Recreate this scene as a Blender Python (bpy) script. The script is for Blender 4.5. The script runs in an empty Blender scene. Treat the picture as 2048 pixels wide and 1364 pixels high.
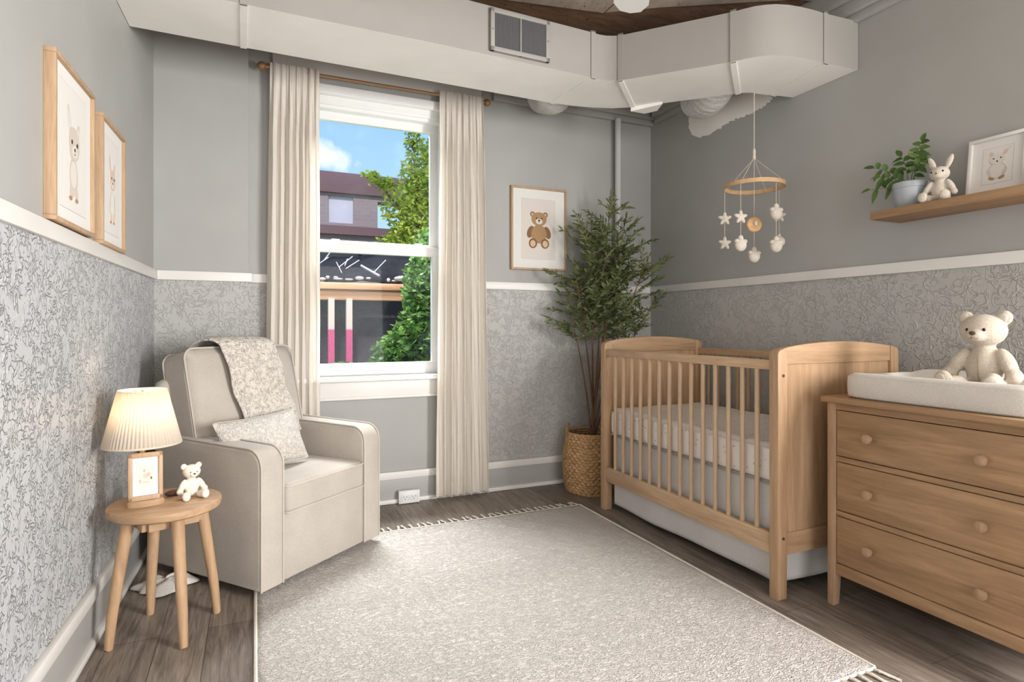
import bpy, bmesh, math, random
from mathutils import Vector, Matrix, Euler, noise
PI = math.pi
R = math.radians
random.seed(7)
SC = bpy.context.scene
COL = SC.collection

# ------------------------------------------------------------------ camera
cd = bpy.data.cameras.new('camera'); cam = bpy.data.objects.new('camera', cd); COL.objects.link(cam)
cd.sensor_width = 36.0; cd.sensor_fit = 'HORIZONTAL'
cd.lens = 36.0*1173.0/2048.0
cd.shift_y = -30.0/2048.0
cd.clip_start = 0.05; cd.clip_end = 200
cam.location = (0, 0, 1.1)
cam.rotation_euler = (R(90), 0, -math.atan(514/1173.0))
SC.camera = cam
SC.view_settings.view_transform = 'Standard'
SC.view_settings.look = 'None'
SC.view_settings.gamma = 1.0
SC.view_settings.use_curve_mapping = False
SC.view_settings.exposure = 0.14

# ------------------------------------------------------------------ world (sky with clouds)
w = bpy.data.worlds.new('sky'); SC.world = w; w.use_nodes = True
nt = w.node_tree; nt.nodes.clear()
def wn(t, **k):
    n = nt.nodes.new(t)
    for a, b in k.items(): setattr(n, a, b)
    return n
wtc = wn('ShaderNodeTexCoord'); wsep = wn('ShaderNodeSeparateXYZ')
nt.links.new(wtc.outputs['Generated'], wsep.inputs[0])
wr = wn('ShaderNodeValToRGB')
wr.color_ramp.elements[0].position = 0.0; wr.color_ramp.elements[0].color = (0.50, 0.74, 1.0, 1)
wr.color_ramp.elements[1].position = 0.55; wr.color_ramp.elements[1].color = (0.19, 0.41, 0.92, 1)
nt.links.new(wsep.outputs['Z'], wr.inputs[0])
wno = wn('ShaderNodeTexNoise'); wno.inputs['Scale'].default_value = 11.0; wno.inputs['Detail'].default_value = 6
nt.links.new(wtc.outputs['Generated'], wno.inputs['Vector'])
# one cumulus low over the roofs
wd = wn('ShaderNodeVectorMath', operation='DISTANCE'); wd.inputs[1].default_value = (0.092, 0.960, 0.266)
nt.links.new(wtc.outputs['Generated'], wd.inputs[0])
wm1 = wn('ShaderNodeMath', operation='MULTIPLY_ADD'); wm1.inputs[1].default_value = -17.0; wm1.inputs[2].default_value = -0.12
nt.links.new(wd.outputs['Value'], wm1.inputs[0])
wm2 = wn('ShaderNodeMath', operation='MULTIPLY_ADD'); nt.links.new(wno.outputs['Fac'], wm2.inputs[0]); wm2.inputs[1].default_value = 2.4; nt.links.new(wm1.outputs[0], wm2.inputs[2])
wmr = wn('ShaderNodeMapRange'); wmr.inputs['From Min'].default_value = 0.42; wmr.inputs['From Max'].default_value = 0.72
nt.links.new(wm2.outputs[0], wmr.inputs['Value'])
wmx = wn('ShaderNodeMixRGB'); wmx.inputs[2].default_value = (0.95, 0.97, 1.0, 1)
nt.links.new(wmr.outputs[0], wmx.inputs[0]); nt.links.new(wr.outputs[0], wmx.inputs[1])
wbg = wn('ShaderNodeBackground'); wbg.inputs['Strength'].default_value = 1.2
nt.links.new(wmx.outputs[0], wbg.inputs[0])
wo = wn('ShaderNodeOutputWorld'); nt.links.new(wbg.outputs[0], wo.inputs[0])

# ------------------------------------------------------------------ sun and added fill lamps
def light(name, kind, loc, rot, energy, color, **k):
    l = bpy.data.lights.new(name, kind); l.energy = energy; l.color = color
    for a, b in k.items(): setattr(l, a, b)
    o = bpy.data.objects.new(name, l); o.location = loc; o.rotation_euler = rot; COL.objects.link(o); return o
def aim(o, tgt):
    o.rotation_euler = (Vector(tgt)-o.location).to_track_quat('-Z', 'Y').to_euler()
sun = light('sun', 'SUN', (-3, -8, 9), (0, 0, 0), 2.2, (1, .95, .86), angle=R(0.6)); aim(sun, (0, 4.5, 0))
# added area lamps: two unseen fills behind the camera, one outside above the window
o = light('added_fill_side', 'AREA', (2.66, -1.0, 1.45), (0, 0, 0), 240, (1, .985, .965), shape='RECTANGLE', size=1.3, size_y=1.5); aim(o, (-.5, -.1, 1.3))
o = light('added_fill_rear', 'AREA', (0.9, -2.66, 1.15), (0, 0, 0), 68, (1, .975, .945), shape='RECTANGLE', size=2.2, size_y=1.9); aim(o, (1.1, 3, 1.9))
o = light('added_fill_outside', 'AREA', (0.9, 5.6, 4.7), (0, 0, 0), 720, (.97, .985, 1), shape='RECTANGLE', size=2.2, size_y=1.4); aim(o, (.7, 3.0, .9))

# ------------------------------------------------------------------ material helpers
def mat(name):
    m = bpy.data.materials.new(name); m.use_nodes = True
    m.node_tree.nodes.clear(); return m, m.node_tree
class N:
    def __init__(s, name):
        s.m, s.t = mat(name)
        s.out = s.t.nodes.new('ShaderNodeOutputMaterial')
        s.b = s.t.nodes.new('ShaderNodeBsdfPrincipled')
        s.t.links.new(s.b.outputs[0], s.out.inputs[0])
        s.tc = s.t.nodes.new('ShaderNodeTexCoord')
        s.b.inputs['Specular IOR Level'].default_value = 0.3
    def n(s, t, **k):
        x = s.t.nodes.new(t)
        for a, b in k.items(): setattr(x, a, b)
        return x
    def l(s, a, b): s.t.links.new(a, b)
    def map(s, scale=(1, 1, 1), rot=(0, 0, 0), src='Object'):
        x = s.n('ShaderNodeMapping'); x.inputs['Scale'].default_value = scale; x.inputs['Rotation'].default_value = rot
        s.l(s.tc.outputs[src], x.inputs[0]); return x.outputs[0]
    def noise(s, v, scale, detail=3, rough=.5, dist=0):
        x = s.n('ShaderNodeTexNoise'); x.inputs['Scale'].default_value = scale; x.inputs['Detail'].default_value = detail
        x.inputs['Roughness'].default_value = rough; x.inputs['Distortion'].default_value = dist
        s.l(v, x.inputs['Vector']); return x.outputs['Fac']
    def math(s, op, a, b=None, c=None):
        x = s.n('ShaderNodeMath', operation=op)
        for i, q in enumerate((a, b, c)):
            if q is None: continue
            if isinstance(q, (int, float)): x.inputs[i].default_value = q
            else: s.l(q, x.inputs[i])
        return x.outputs[0]
    def rng(s, v, a, b, c=0, d=1):
        x = s.n('ShaderNodeMapRange'); x.interpolation_type = 'SMOOTHSTEP'
        for k, q in zip(('From Min', 'From Max', 'To Min', 'To Max'), (a, b, c, d)): x.inputs[k].default_value = q
        s.l(v, x.inputs['Value']); return x.outputs[0]
    def ramp(s, v, stops):
        x = s.n('ShaderNodeValToRGB'); e = x.color_ramp.elements
        while len(e) < len(stops): e.new(.5)
        for q, (p, c) in zip(e, stops): q.position = p; q.color = (*c, 1)
        s.l(v, x.inputs[0]); return x.outputs[0]
    def col(s, c):
        if isinstance(c, tuple): s.b.inputs['Base Color'].default_value = (*c, 1)
        else: s.l(c, s.b.inputs['Base Color'])
    def bump(s, h, strength, dist):
        x = s.n('ShaderNodeBump'); x.inputs['Strength'].default_value = strength; x.inputs['Distance'].default_value = dist
        s.l(h, x.inputs['Height']); s.l(x.outputs[0], s.b.inputs['Normal'])
    def rough(s, r): s.b.inputs['Roughness'].default_value = r
def srgb(r, g, b):
    f = lambda c: (c/255/12.92) if c/255 <= .04045 else ((c/255+.055)/1.055)**2.4
    return (f(r), f(g), f(b))
def plain(name, c, rough=.5, metal=0, spec=.3):
    q = N(name); q.col(c); q.rough(rough); q.b.inputs['Metallic'].default_value = metal; q.b.inputs['Specular IOR Level'].default_value = spec; return q.m
def paint(name, c, rough=.55, bumpy=.12):
    q = N(name); v = q.map(); a = q.noise(v, 3.0, 4)
    q.col(q.ramp(a, [(.3, tuple(x*.95 for x in c)), (.7, tuple(min(1, x*1.04) for x in c))])); q.rough(rough)
    q.bump(q.noise(v, 60, 3), bumpy, .002); return q.m
def worms(q, v, scale, width, seed=0.0):
    """embossed squiggles: the level sets of a warped noise"""
    mp = q.n('ShaderNodeMapping'); mp.inputs['Location'].default_value = (seed, seed*1.7, seed*.3); q.l(v, mp.inputs[0])
    a = q.noise(mp.outputs[0], scale, 1.0, .4, 1.2)
    d = q.math('ABSOLUTE', q.math('SUBTRACT', a, .5))
    return q.rng(d, 0, width, 1, 0)
def wallpaper(name, c, rough=.45, dist=.0035, sc=20.0, strength=.8, spec=.3):
    """embossed paper: short curled strokes raised from a flat ground"""
    q = N(name); v = q.map()
    m1_ = q.rng(q.noise(v, sc*.85, 1), .40, .52); m2_ = q.rng(q.noise(v, sc*.7, 1), .60, .48)
    h = q.math('MAXIMUM', q.math('MULTIPLY', worms(q, v, sc, .05), m1_), q.math('MULTIPLY', worms(q, v, sc*1.2, .05, 5.3), m2_))
    hh = q.math('MULTIPLY_ADD', q.noise(v, 130, 3), .18, h)
    q.col(c); q.rough(rough)
    q.bump(hh, strength, dist); q.b.inputs['Specular IOR Level'].default_value = spec; return q.m
def wood(name, dark, light_, axis='x', scale=1.0, rough=.5):
    q = N(name)
    s = {'x': (1.2, 14, 14), 'y': (14, 1.2, 14), 'z': (14, 14, 1.2)}[axis]
    v = q.map(tuple(a*scale for a in s))
    a = q.noise(v, 1.6, 5, .6, .9); b = q.noise(v, 9, 4, .6, .2)
    f = q.math('ADD', q.math('MULTIPLY', a, .7), q.math('MULTIPLY', b, .3))
    q.col(q.ramp(f, [(.30, dark), (.50, tuple((x+y)/2 for x, y in zip(dark, light_))), (.68, light_)])); q.rough(rough)
    q.bump(b, .12, .001); return q.m
def fabric(name, c, c2=None, scale=350, rough=.95, b=.35, dist=.0012):
    q = N(name); v = q.map(); c2 = c2 or tuple(x*.82 for x in c)
    a = q.noise(v, scale, 3, .7); big = q.noise(v, 8, 3)
    f = q.math('ADD', q.math('MULTIPLY', a, .75), q.math('MULTIPLY', big, .25))
    q.col(q.ramp(f, [(.36, c2), (.6, c)])); q.rough(rough); q.bump(a, b, dist)
    q.b.inputs['Sheen Weight'].default_value = .15; return q.m
def knit(name, c, scale=30, width=.06, dist=.006, stretch=(1, 1, 1)):
    q = N(name); v = q.map(stretch)
    h = q.math('MAXIMUM', worms(q, v, scale, width), worms(q, v, scale*1.3, width, 3.1))
    q.col(q.ramp(h, [(0, tuple(x*.95 for x in c)), (.6, c)])); q.rough(.95)
    q.bump(q.math('MULTIPLY_ADD', q.noise(v, scale*9, 2), .3, h), .9, dist); return q.m

M = {}
GREY = srgb(168, 169, 167)
M['wall_paint'] = paint('grey_wall_paint', srgb(168, 167, 163), .5)
M['wallpaper'] = wallpaper('embossed_wallpaper', srgb(180, 178, 174), .5)
M['wallpaper_left'] = wallpaper('embossed_wallpaper_close', srgb(186, 187, 188), .34, .006, 27.0, 1.0, .45)
M['trim'] = paint('white_trim_paint', srgb(228, 225, 220), .35, .05)
M['window_white'] = paint('white_window_paint', srgb(236, 235, 232), .4, .05)
M['base_grey'] = paint('grey_baseboard_paint', srgb(172, 171, 167), .35, .04)
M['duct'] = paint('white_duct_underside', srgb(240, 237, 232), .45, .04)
M['duct_side'] = paint('duct_side_shade_tone', srgb(154, 150, 144), .5, .04)  # darker tone paints shade onto the sides, against the bright underside
M['oak'] = wood('light_oak', srgb(152, 120, 90), srgb(192, 159, 125), 'x')
M['oak_z'] = wood('light_oak_upright', srgb(152, 120, 90), srgb(192, 159, 125), 'z')
M['oak_y'] = wood('light_oak_lengthwise', srgb(166, 136, 105), srgb(205, 174, 141), 'y')
M['oak_pale_z'] = wood('pale_oak_upright', srgb(166, 138, 110), srgb(202, 174, 145), 'z')
M['drawer'] = wood('oak_drawer', srgb(132, 102, 73), srgb(176, 142, 107), 'y', .9)
M['knob'] = wood('turned_oak', srgb(144, 114, 88), srgb(180, 148, 120), 'z', 2)
M['frame_wood'] = wood('oak_picture_moulding', srgb(160, 130, 100), srgb(196, 166, 135), 'z', 1.6)
M['linen_chair'] = fabric('oatmeal_upholstery', srgb(188, 179, 168), srgb(166, 157, 146), 420)
M['piping'] = fabric('oatmeal_piping', srgb(196, 187, 175), None, 500)
M['pillow'] = knit('woven_pillow', srgb(210, 204, 195), 38, .09, .003)
M['throw'] = knit('knit_throw', srgb(212, 204, 193), 30, .16, .007)
M['rug'] = knit('wool_rug', srgb(216, 208, 200), 30, .11, .009, (1, 2.2, 1))
M['rug_yarn'] = fabric('wool_yarn', srgb(222, 214, 200), None, 200)
M['plush'] = fabric('cream_plush', srgb(205, 194, 178), srgb(182, 170, 153), 180, .95, .6, .003)
M['plush_light'] = fabric('pale_plush', srgb(216, 206, 192), srgb(192, 181, 166), 220, .95, .5, .002)
M['ceramic_bear'] = plain('matte_white_ceramic', srgb(226, 215, 200), .6)
M['black'] = plain('black_plastic', srgb(28, 24, 22), .3)
M['brown'] = plain('brown_nose', srgb(84, 62, 50), .5)
M['thread'] = plain('brown_thread', srgb(150, 128, 108), .8)
M['white_paper'] = plain('white_mat_board', srgb(222, 219, 214), .8)
M['print_paper'] = plain('print_paper', srgb(214, 206, 197), .85)
M['pale_paper'] = plain('pale_print_paper', srgb(219, 215, 210), .85)
M['line'] = plain('mat_bevel_shadow', srgb(188, 182, 174), .8)
M['white_frame'] = paint('white_frame_paint', srgb(222, 218, 212), .4, .04)
M['art_tan'] = plain('art_tan', srgb(168, 134, 98), .9)
M['art_brown'] = plain('art_brown', srgb(134, 102, 72), .9)
M['art_light'] = plain('art_light', srgb(206, 180, 150), .9)
M['art_beige'] = plain('art_beige', srgb(192, 177, 160), .9)
M['art_cream'] = plain('art_cream', srgb(216, 206, 195), .9)
M['art_peach'] = plain('art_peach', srgb(205, 176, 152), .9)
M['art_faint'] = plain('art_faint', srgb(200, 190, 178), .9)
M['art_fainter'] = plain('art_fainter', srgb(214, 208, 200), .9)
M['art_faint_peach'] = plain('art_faint_peach', srgb(208, 188, 170), .9)
M['art_dark'] = plain('art_dark', srgb(52, 44, 40), .9)
M['rod'] = plain('bronze_rod', srgb(158, 118, 84), .45, .3)
M['brass'] = plain('pale_brass', srgb(212, 178, 120), .3, .7)
M['outlet'] = plain('white_plastic', srgb(228, 227, 224), .35)
M['slot'] = plain('dark_slot', srgb(60, 58, 56), .7)
M['dark'] = plain('dark_void', srgb(22, 22, 23), .8)
M['pipe'] = plain('painted_pipe', srgb(198, 197, 194), .4)
M['skirt'] = fabric('grey_crib_skirt', srgb(206, 202, 197), srgb(192, 188, 183), 300, .9, .15)
M['pad'] = fabric('terry_pad_cover', srgb(214, 208, 199), srgb(196, 190, 181), 240, .95, .6, .002)
M['mobile_felt'] = fabric('cream_felt', srgb(214, 205, 192), srgb(188, 178, 165), 250, .95, .5, .002)
M['cord'] = plain('cream_cord', srgb(204, 194, 178), .9)
M['ring_wood'] = wood('ring_beech', srgb(176, 138, 98), srgb(212, 176, 134), 'x', 2)
M['disc_wood'] = wood('disc_beech', srgb(176, 134, 86), srgb(206, 165, 114), 'x', 2)
M['pot'] = plain('grey_glazed_ceramic', srgb(166, 172, 176), .25, 0, .5)
M['soil'] = plain('potting_soil', srgb(54, 42, 34), .95)
M['stem'] = plain('green_stem', srgb(92, 112, 62), .7)
M['bark'] = plain('brown_bark', srgb(110, 84, 64), .9)
M['fan_white'] = plain('white_fan_blade', srgb(236, 235, 232), .4)
M['board'] = plain('pale_painted_board', srgb(206, 204, 199), .45)
M['sock'] = fabric('white_cotton', srgb(212, 206, 198), None, 200)

def leafmat(name, c1, c2, trans=.35):
    q = N(name); v = q.map(); a = q.noise(v, 9, 3)
    c = q.ramp(a, [(.35, c1), (.65, c2)]); q.col(c); q.rough(.5)
    tr = q.n('ShaderNodeBsdfTranslucent'); q.l(c, tr.inputs[0])
    mx = q.n('ShaderNodeMixShader'); mx.inputs[0].default_value = trans
    q.l(q.b.outputs[0], mx.inputs[1]); q.l(tr.outputs[0], mx.inputs[2]); q.l(mx.outputs[0], q.out.inputs[0]); return q.m
M['olive_leaf'] = leafmat('olive_leaf', srgb(82, 96, 58), srgb(128, 140, 92), .25)
M['pot_leaf'] = leafmat('glossy_leaf', srgb(66, 92, 44), srgb(98, 122, 62), .15)
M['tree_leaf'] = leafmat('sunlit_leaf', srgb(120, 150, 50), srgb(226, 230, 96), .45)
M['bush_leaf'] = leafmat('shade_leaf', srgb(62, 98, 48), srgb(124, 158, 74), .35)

def sheer():
    q = N('sheer_linen'); v = q.map(); a = q.noise(q.map((400, 400, 60)), 1, 3)
    q.col(q.ramp(a, [(.3, srgb(248, 242, 234)), (.7, srgb(254, 250, 245))])); q.rough(.95)
    tr = q.n('ShaderNodeBsdfTranslucent'); tr.inputs[0].default_value = (*srgb(250, 244, 234), 1)
    m1 = q.n('ShaderNodeMixShader'); m1.inputs[0].default_value = .45
    q.l(q.b.outputs[0], m1.inputs[1]); q.l(tr.outputs[0], m1.inputs[2])
    tp = q.n('ShaderNodeBsdfTransparent'); m2 = q.n('ShaderNodeMixShader'); m2.inputs[0].default_value = .07
    q.l(m1.outputs[0], m2.inputs[1]); q.l(tp.outputs[0], m2.inputs[2]); q.l(m2.outputs[0], q.out.inputs[0]); return q.m
M['sheer'] = sheer()
def shade_mat():
    q = N('pleated_shade_cloth'); q.col(srgb(240, 232, 220)); q.rough(.9)
    tr = q.n('ShaderNodeBsdfTranslucent'); tr.inputs[0].default_value = (*srgb(246, 236, 218), 1)
    m1 = q.n('ShaderNodeMixShader'); m1.inputs[0].default_value = .5
    q.l(q.b.outputs[0], m1.inputs[1]); q.l(tr.outputs[0], m1.inputs[2]); q.l(m1.outputs[0], q.out.inputs[0]); return q.m
M['shade'] = shade_mat()
def glass_mat():
    q = N('dusty_window_glass')
    tp = q.n('ShaderNodeBsdfTransparent'); tp.inputs[0].default_value = (.97, .98, .98, 1)
    gl = q.n('ShaderNodeBsdfGlossy'); gl.inputs['Roughness'].default_value = .02
    df = q.n('ShaderNodeBsdfTranslucent'); df.inputs[0].default_value = (.8, .82, .86, 1)
    dust = q.rng(q.noise(q.map((1, 1, 1)), 5, 4, .6, .5), .45, .75, .0, .012)
    m1 = q.n('ShaderNodeMixShader'); q.l(dust, m1.inputs[0]); q.l(tp.outputs[0], m1.inputs[1]); q.l(df.outputs[0], m1.inputs[2])
    m2 = q.n('ShaderNodeMixShader'); m2.inputs[0].default_value = .008
    q.l(m1.outputs[0], m2.inputs[1]); q.l(gl.outputs[0], m2.inputs[2]); q.l(m2.outputs[0], q.out.inputs[0]); return q.m
M['glass'] = glass_mat()
def bulb_mat():
    q = N('lit_bulb'); e = q.n('ShaderNodeEmission'); e.inputs[0].default_value = (1, .8, .56, 1); e.inputs[1].default_value = 7
    q.l(e.outputs[0], q.out.inputs[0]); return q.m
M['bulb'] = bulb_mat()
def floor_mat():
    q = N('grey_brown_plank_floor')
    br = q.n('ShaderNodeTexBrick'); v = q.map((1, 1, 1), (0, 0, R(90)))
    br.offset = .37; br.inputs['Scale'].default_value = 1; br.inputs['Brick Width'].default_value = 1.2; br.inputs['Row Height'].default_value = .155
    br.inputs['Mortar Size'].default_value = .0016; br.inputs['Mortar Smooth'].default_value = .2; br.inputs['Bias'].default_value = 0
    br.inputs['Color1'].default_value = (.75, .75, .75, 1); br.inputs['Color2'].default_value = (1.08, 1.08, 1.08, 1); br.inputs['Mortar'].default_value = (.4, .4, .4, 1)
    q.l(v, br.inputs['Vector'])
    g = q.noise(q.map((22, 1.6, 1)), 2.4, 6, .65, 1.2)
    c = q.ramp(g, [(.28, srgb(92, 82, 73)), (.5, srgb(130, 118, 107)), (.72, srgb(160, 147, 135))])
    mx = q.n('ShaderNodeMixRGB', blend_type='MULTIPLY'); mx.inputs[0].default_value = 1
    q.l(c, mx.inputs[1]); q.l(br.outputs['Color'], mx.inputs[2]); q.col(mx.outputs[0]); q.rough(.42)
    q.bump(g, .15, .001); return q.m
M['floor'] = floor_mat()
def ceil_mat():
    q = N('brown_stained_ceiling'); v = q.map()
    g = q.noise(q.map((4, 20, 1)), 1.5, 5, .6, .5); st = q.noise(v, 40, 2)
    c = q.ramp(g, [(.3, srgb(92, 68, 50)), (.7, srgb(124, 96, 76))])
    mx = q.n('ShaderNodeMixRGB'); mx.inputs[2].default_value = (*srgb(58, 42, 32), 1); q.l(q.rng(st, .66, .7), mx.inputs[0]); q.l(c, mx.inputs[1]); q.col(mx.outputs[0]); q.rough(.7); return q.m
M['ceiling_brown'] = ceil_mat()
def ceil2():
    q = N('greyed_ceiling_board'); g = q.noise(q.map((8, 2, 1)), 2, 5, .6, .4); st = q.noise(q.map(), 50, 2)
    c = q.ramp(g, [(.3, srgb(140, 126, 112)), (.7, srgb(166, 154, 141))])
    mx = q.n('ShaderNodeMixRGB'); mx.inputs[2].default_value = (*srgb(90, 76, 64), 1); q.l(q.rng(st, .68, .72), mx.inputs[0]); q.l(c, mx.inputs[1]); q.col(mx.outputs[0]); q.rough(.7); return q.m
M['ceiling_grey'] = ceil2()
def sheet_mat():
    q = N('dotted_crib_sheet'); v = q.map()
    vo = q.n('ShaderNodeTexVoronoi'); vo.inputs['Scale'].default_value = 34; vo.inputs['Randomness'].default_value = .8; q.l(v, vo.inputs['Vector'])
    d = q.rng(vo.outputs['Distance'], .14, .2, 1, 0)
    mx = q.n('ShaderNodeMixRGB'); mx.inputs[1].default_value = (*srgb(226, 220, 212), 1); mx.inputs[2].default_value = (*srgb(186, 172, 158), 1)
    q.l(d, mx.inputs[0]); q.col(mx.outputs[0]); q.rough(.9); q.bump(q.noise(v, 300, 2), .2, .001); return q.m
M['sheet'] = sheet_mat()
def flex():
    q = N('white_flexible_duct'); q.col(srgb(226, 224, 220)); q.rough(.3)
    q.bump(q.noise(q.map((1, 1, 1)), 22, 4, .7, 1.5), .9, .012); return q.m
M['flex'] = flex()
def basket_mat():
    q = N('seagrass_weave'); v = q.map((1, 1, 1)); a = q.noise(v, 45, 3, .6, .5)
    q.col(q.ramp(a, [(.3, srgb(150, 116, 78)), (.5, srgb(176, 140, 98)), (.7, srgb(196, 162, 118))])); q.rough(.8); q.bump(a, .5, .003); return q.m
M['basket'] = basket_mat()
def brick_mat():
    q = N('old_brick'); br = q.n('ShaderNodeTexBrick'); q.l(q.map((1, 1, 1), (R(90), 0, 0)), br.inputs['Vector'])
    br.inputs['Scale'].default_value = 4; br.inputs['Color1'].default_value = (*srgb(160, 138, 136), 1); br.inputs['Color2'].default_value = (*srgb(168, 146, 144), 1); br.inputs['Mortar'].default_value = (*srgb(166, 150, 148), 1)
    q.col(br.outputs['Color']); q.rough(.9); return q.m
M['brick'] = brick_mat()
M['parapet'] = paint('weathered_purple_coping', srgb(132, 100, 100), .8, .4)
M['boarding'] = paint('white_window_boarding', srgb(214, 206, 216), .8)
M['beam'] = wood('sunlit_timber', srgb(160, 112, 80), srgb(206, 160, 124), 'x', .6, .8)
M['post_pink'] = plain('pink_paint', srgb(168, 66, 104), .7)
M['post_white'] = plain('peeling_white_paint', srgb(184, 160, 148), .8)
M['tarp'] = plain('black_tarpaulin', srgb(22, 22, 28), .9)
M['tarp_dark'] = paint('dark_shed_wall', srgb(72, 64, 68), .9)
M['whitewash'] = plain('white_debris', srgb(176, 174, 178), .7)
M['grass'] = paint('rough_grass', srgb(120, 138, 92), .95, .5)

# ------------------------------------------------------------------ mesh helpers
class MB:
    def __init__(s): s.bm = bmesh.new(); s.mats = []
    def _mi(s, m):
        if m is None: return 0
        if m not in s.mats: s.mats.append(m)
        return s.mats.index(m)
    def add(s, bm2, mtx=None, m=None):
        mi = s._mi(m)
        if mtx is not None: bmesh.ops.transform(bm2, matrix=mtx, verts=bm2.verts)
        for f in bm2.faces: f.material_index = mi
        me = bpy.data.meshes.new('t'); bm2.to_mesh(me); bm2.free(); s.bm.from_mesh(me); bpy.data.meshes.remove(me)
        return s
    def box(s, x0, x1, y0, y1, z0, z1, bev=0, m=None, mtx=None, seg=2):
        b = bmesh.new(); bmesh.ops.create_cube(b, size=1)
        bmesh.ops.transform(b, matrix=Matrix.Translation(((x0+x1)/2, (y0+y1)/2, (z0+z1)/2)) @ Matrix.Diagonal((x1-x0, y1-y0, z1-z0, 1)), verts=b.verts)
        if bev: bmesh.ops.bevel(b, geom=list(b.edges), offset=bev, segments=seg, profile=.5, affect='EDGES')
        return s.add(b, mtx, m)
    def ell(s, c, r, rot=(0, 0, 0), m=None, seg=20):
        b = bmesh.new(); bmesh.ops.create_uvsphere(b, u_segments=seg, v_segments=max(6, seg*2//3), radius=1)
        return s.add(b, Matrix.Translation(c) @ Euler(rot).to_matrix().to_4x4() @ Matrix.Diagonal((*r, 1)), m)
    def tube(s, pts, rad, seg=8, m=None, closed=False, cap=True, flat=None):
        pts = [Vector(p) for p in pts]; n = len(pts); b = bmesh.new(); rings = []
        up = None
        for i, p in enumerate(pts):
            if closed: t = pts[(i+1) % n]-pts[i-1]
            else: t = pts[min(i+1, n-1)]-pts[max(i-1, 0)]
            if t.length < 1e-9: t = Vector((0, 0, 1))
            t.normalize()
            if up is None: up = Vector((0, 0, 1)) if abs(t.z) < .9 else Vector((1, 0, 0))
            a = t.cross(up); a.normalize(); c = a.cross(t); c.normalize(); up = c
            r = rad[i] if isinstance(rad, (list, tuple)) else rad
            fa, fb = flat or (1, 1)
            rings.append([b.verts.new(p + a*math.cos(2*PI*k/seg)*r*fa + c*math.sin(2*PI*k/seg)*r*fb) for k in range(seg)])
        for i in range(n if closed else n-1):
            A, B = rings[i], rings[(i+1) % n]
            for k in range(seg): b.faces.new((A[k], A[(k+1) % seg], B[(k+1) % seg], B[k]))
        if cap and not closed: b.faces.new(rings[0][::-1]); b.faces.new(rings[-1])
        bmesh.ops.recalc_face_normals(b, faces=b.faces)
        return s.add(b, None, m)
    def lathe(s, prof, c=(0, 0, 0), seg=32, m=None, mtx=None, pleat=0, npl=0):
        b = bmesh.new(); rings = []
        for (r, z) in prof:
            if r < 1e-6: rings.append([b.verts.new((c[0], c[1], c[2]+z))])
            else: rings.append([b.verts.new((c[0]+(r+pleat*math.cos(npl*2*PI*k/seg))*math.cos(2*PI*k/seg), c[1]+(r+pleat*math.cos(npl*2*PI*k/seg))*math.sin(2*PI*k/seg), c[2]+z)) for k in range(seg)])
        for A, B in zip(rings, rings[1:]):
            for k in range(seg):
                k2 = (k+1) % seg
                if len(A) == 1 and len(B) == 1: continue
                if len(A) == 1: b.faces.new((A[0], B[k], B[k2]))
                elif len(B) == 1: b.faces.new((A[k], A[k2], B[0]))
                else: b.faces.new((A[k], A[k2], B[k2], B[k]))
        bmesh.ops.recalc_face_normals(b, faces=b.faces)
        return s.add(b, mtx, m)
    def prism(s, poly, h0, h1, axis='z', bev=0, m=None, mtx=None, seg=2):
        """poly in the plane normal to axis; axis z:(x,y) y:(x,z) x:(y,z)"""
        f = {'z': lambda p, h: (p[0], p[1], h), 'y': lambda p, h: (p[0], h, p[1]), 'x': lambda p, h: (h, p[0], p[1])}[axis]
        b = bmesh.new(); A = [b.verts.new(f(p, h0)) for p in poly]; B = [b.verts.new(f(p, h1)) for p in poly]
        b.faces.new(A[::-1]); b.faces.new(B); n = len(poly)
        ce = []
        for i in range(n): b.faces.new((A[i], A[(i+1) % n], B[(i+1) % n], B[i]))
        bmesh.ops.recalc_face_normals(b, faces=b.faces)
        if bev:
            ed = [e for e in b.edges if len(e.link_faces) == 2 and (len(e.link_faces[0].verts) > 4 or len(e.link_faces[1].verts) > 4 or n == 4) and abs(f(poly[0], 1)[{'x': 0, 'y': 1, 'z': 2}[axis]]) and
                  abs((e.verts[0].co-e.verts[1].co)[{'x': 0, 'y': 1, 'z': 2}[axis]]) < 1e-6]
            bmesh.ops.bevel(b, geom=ed, offset=bev, segments=seg, profile=.5, affect='EDGES')
        return s.add(b, mtx, m)
    def grid(s, fn, nu, nv, m=None, closeu=False):
        b = bmesh.new(); G = [[b.verts.new(fn(i/nu, j/nv)) for j in range(nv+1)] for i in range(nu if closeu else nu+1)]
        for i in range(nu):
            A, B = G[i], G[(i+1) % len(G)]
            for j in range(nv): b.faces.new((A[j], B[j], B[j+1], A[j+1]))
        return s.add(b, None, m)
    def face(s, pts, m=None):
        b = bmesh.new(); b.faces.new([b.verts.new(p) for p in pts]); return s.add(b, None, m)
    def build(s, name, m=None, parent=None, smooth=35, label=None, loc=None):
        me = bpy.data.meshes.new(name); s.bm.to_mesh(me); s.bm.free()
        if s.mats: [me.materials.append(M[q]) for q in s.mats]
        elif m: me.materials.append(M[m])
        for p in me.polygons: p.use_smooth = True
        me.set_sharp_from_angle(angle=R(smooth))
        o = bpy.data.objects.new(name, me); COL.objects.link(o)
        if parent: o.parent = parent
        if label: o['label'] = label
        if loc: o.location = loc
        return o
def tag(o, label=None, cat=None, group=None, kind=None):
    if label: o['label'] = label
    if cat: o['category'] = cat
    if group: o['group'] = group
    if kind: o['kind'] = kind
    return o
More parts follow.
